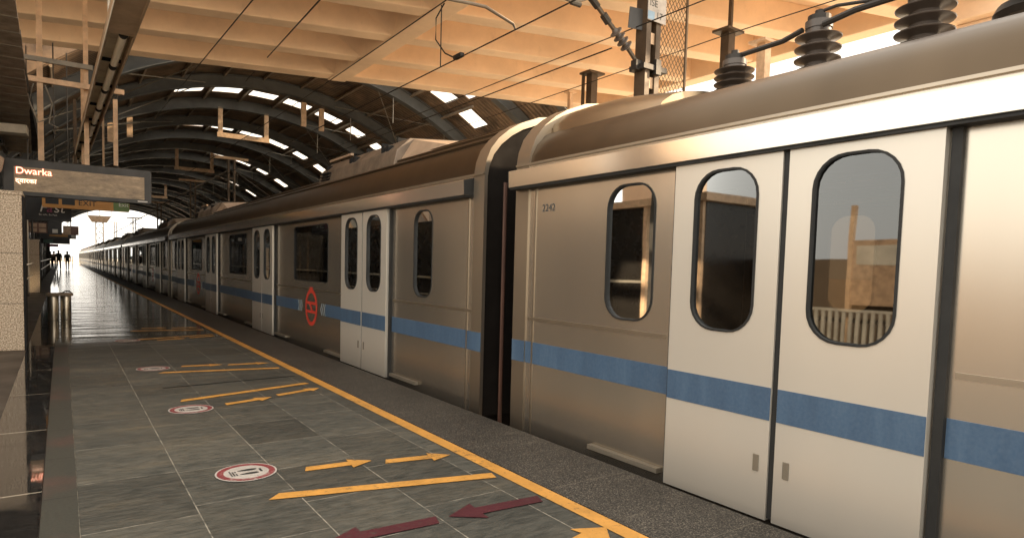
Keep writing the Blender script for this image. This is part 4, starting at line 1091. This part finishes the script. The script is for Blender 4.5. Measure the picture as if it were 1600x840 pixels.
# Fast board
f_ = empty('advert_board', (0, 18.4, 2.07)); tag(f_, 'black advertising board with white lettering Fast, below the exit sign', 'advert board')
MB().box(-.66,.20,0,.1,0,.62).build('panel', 'signblack', f_)
MB().box(-.66,.20,-.004,-.0005,.03,.04).build('trim', 'frame', f_)
text('lettering', 'F', .30, 'signwhite', f_, (-.42,-.004,.20), (R(90),0,0), shear=.25)
text('lettering', 'a', .28, 'signpink', f_, (-.28,-.004,.20), (R(90),0,0), shear=.15)
text('lettering', 'st', .30, 'signwhite', f_, (-.145,-.004,.20), (R(90),0,0), shear=.2)
text('small_lettering', 'Be safe, Be Fast', .055, 'signwhite', f_, (-.42,-.004,.12), (R(90),0,0))
for a in (-.6, .15): MB().tube([(a,.05,.62),(a,.05,3.9)], .014, 6).build('hanger', 'frame', f_)
def board(x0, x1, y, z0, z1, mat, label, bits=()):
    e = empty('hanging_board', ((x0+x1)/2, y, z0)); tag(e, label, 'board', 'small boards hanging along the platform'); w_ = (x1-x0)/2
    MB().box(-w_, w_, 0, .1, 0, z1-z0).build('panel', mat, e)
    for (a, b_, c, d, mm) in bits:
        MB().box(-w_+2*w_*a, -w_+2*w_*b_, -.006, -.001, (z1-z0)*c, (z1-z0)*d).build('printed_field', mm, e)
    MB().tube([(0,.05,z1-z0),(0,.05,5.2)], .02, 6).build('hanger', 'frame', e)
    return e
board(-1.18, -.42, 29, 2.08, 2.45, 'signbrown', 'brown board with a grid of tiles, first below the advert board', [(.05,.28,.55,.9,'signtan'),(.36,.6,.55,.9,'signtan'),(.68,.95,.55,.9,'signtan'),(.05,.28,.1,.45,'signtan'),(.36,.6,.1,.45,'signtan'),(.68,.95,.1,.45,'signtan')])
board(-.40, .02, 29.3, 2.05, 2.62, 'signblack', 'black board with a round white motif right of the brown tiled board', [(.3,.7,.1,.35,'signwhite')])
board(.05, .55, 30, 2.08, 2.42, 'signbrown', 'brown and pale picture board hanging beside the bright opening', [(.0,.5,0,.9,'signtan')])
board(-1.1, .62, 40, 2.15, 2.45, 'signblack', 'black and orange direction board hanging farther along the platform', [(.35,.8,.3,.8,'signorange'),(.88,.98,.2,.8,'signwhite')])
board(-1.35, .4, 45, 1.95, 2.30, 'signblack', 'black and teal board below the direction board', [(0,.25,0,.95,'signteal'),(.28,.55,.1,.7,'signteal')])
board(-1.0, -.2, 60, 1.95, 2.15, 'signpink', 'small dark red board deep along the platform')

# ------------------------------------------------------------------ people at the far end
def person(x, y, rz, shirt, trousers, label, stride=.12, bag=False, h=1.7):
    k = h/1.75
    J = {'pel':(0,0,.95),'sp':(0,.01,1.2),'ch':(0,.0,1.38),'nk':(0,.0,1.49),'hd0':(0,-.01,1.56),'hd1':(0,-.015,1.70),
         'hl':(-.10,0,.90),'kl':(-.11,-stride*.5,.50),'al':(-.11,-stride+.02,.09),'fl':(-.12,-stride-.14,.03),
         'hr':(.10,0,.90),'kr':(.11,stride*.6,.50),'ar':(.11,stride+.02,.09),'fr':(.12,stride-.13,.03),
         'sl':(-.19,0,1.40),'el':(-.24,.04,1.12),'wl':(-.24,-.05,.88),'gl':(-.24,-.07,.79),
         'sr':(.19,0,1.40),'er':(.24,.03,1.12),'wr':(.24,-.07,.88),'gr':(.24,-.09,.79)}
    E_ = [('pel','sp'),('sp','ch'),('ch','nk'),('nk','hd0'),('hd0','hd1'),('pel','hl'),('hl','kl'),('kl','al'),('al','fl'),('pel','hr'),('hr','kr'),('kr','ar'),('ar','fr'),
          ('ch','sl'),('sl','el'),('el','wl'),('wl','gl'),('ch','sr'),('sr','er'),('er','wr'),('wr','gr')]
    rad = {'pel':.14,'sp':.13,'ch':.15,'nk':.055,'hd0':.085,'hd1':.09,'hl':.095,'hr':.095,'kl':.06,'kr':.06,'al':.045,'ar':.045,'fl':.035,'fr':.035,'sl':.065,'sr':.065,'el':.042,'er':.042,'wl':.032,'wr':.032,'gl':.03,'gr':.03}
    names = list(J); me = bpy.data.meshes.new('person'); me.from_pydata([tuple(c*k for c in J[n]) for n in names], [(names.index(a), names.index(b_)) for a, b_ in E_], [])
    tmp = bpy.data.objects.new('tmp', me); COL.objects.link(tmp); sk = tmp.modifiers.new('s', 'SKIN'); su = tmp.modifiers.new('u', 'SUBSURF'); su.levels = 2
    for i, n in enumerate(names):
        sv = me.skin_vertices[0].data[i]; r_ = rad[n]*k; sv.radius = (r_*(1.2 if n in ('sp','ch','pel') else 1), r_*(.85 if n in ('sp','ch','pel') else 1)); sv.use_root = (n == 'pel')
    dg = bpy.context.evaluated_depsgraph_get(); mesh = bpy.data.meshes.new_from_object(tmp.evaluated_get(dg)); bpy.data.objects.remove(tmp)
    mesh.materials.clear()
    m, t, b_ = nodes('clothes_'+str(len(bpy.data.materials)))
    tc = N(t, 'ShaderNodeTexCoord'); sep = N(t, 'ShaderNodeSeparateXYZ'); t.links.new(tc.outputs['Object'], sep.inputs[0])
    cr = ramp(t, mathn(t, 'DIVIDE', sep.outputs[2], 1.8*k), [(0, (.02,.02,.02)), (.05, trousers), (.50, shirt), (.83, (.22,.12,.08))]); cr.color_ramp.interpolation = 'CONSTANT'
    t.links.new(cr.outputs[0], b_.inputs['Base Color']); b_.inputs['Roughness'].default_value = .8
    mesh.materials.append(m)
    for p in mesh.polygons: p.use_smooth = True
    o = bpy.data.objects.new('person', mesh); COL.objects.link(o); o.location = (x, y, 0); o.rotation_euler = (0,0,rz)
    tag(o, label, 'person', 'people standing at the far end of the platform')
    hd = MB().lathe([(.02,-.0),(.085,.0),(.10,.05),(.095,.11),(.05,.155),(.01,.165)], (0, .012*k, 1.60*k), 16); hd.build('hair', 'stickerblack', o, smooth=True)
    if bag:
        bg_ = MB(); bg_.prism(rrect(0, 1.22*k, .28, .42, .06), .10, .24, 'y'); bg_.build('backpack', 'signblack', o)
    return o
person(-1.35, 78, R(10), (.03,.03,.035), (.02,.02,.025), 'leftmost distant person in dark clothes beside the platform screen', .05)
person(-.62, 76, R(190), (.05,.035,.03), (.02,.02,.02), 'distant person in dark clothes, left one of the middle pair', .14)
person(-.25, 75, R(175), (.03,.03,.03), (.025,.022,.02), 'tallest distant person, right one of the middle pair', .10, True, 1.8)
person(-.95, 80, R(180), (.04,.035,.03), (.03,.03,.03), 'distant person half hidden between the leftmost one and the middle pair', .08)
person(.42, 72, R(185), (.06,.045,.04), (.03,.03,.035), 'distant person walking apart on the right, nearest the train', .18, True)
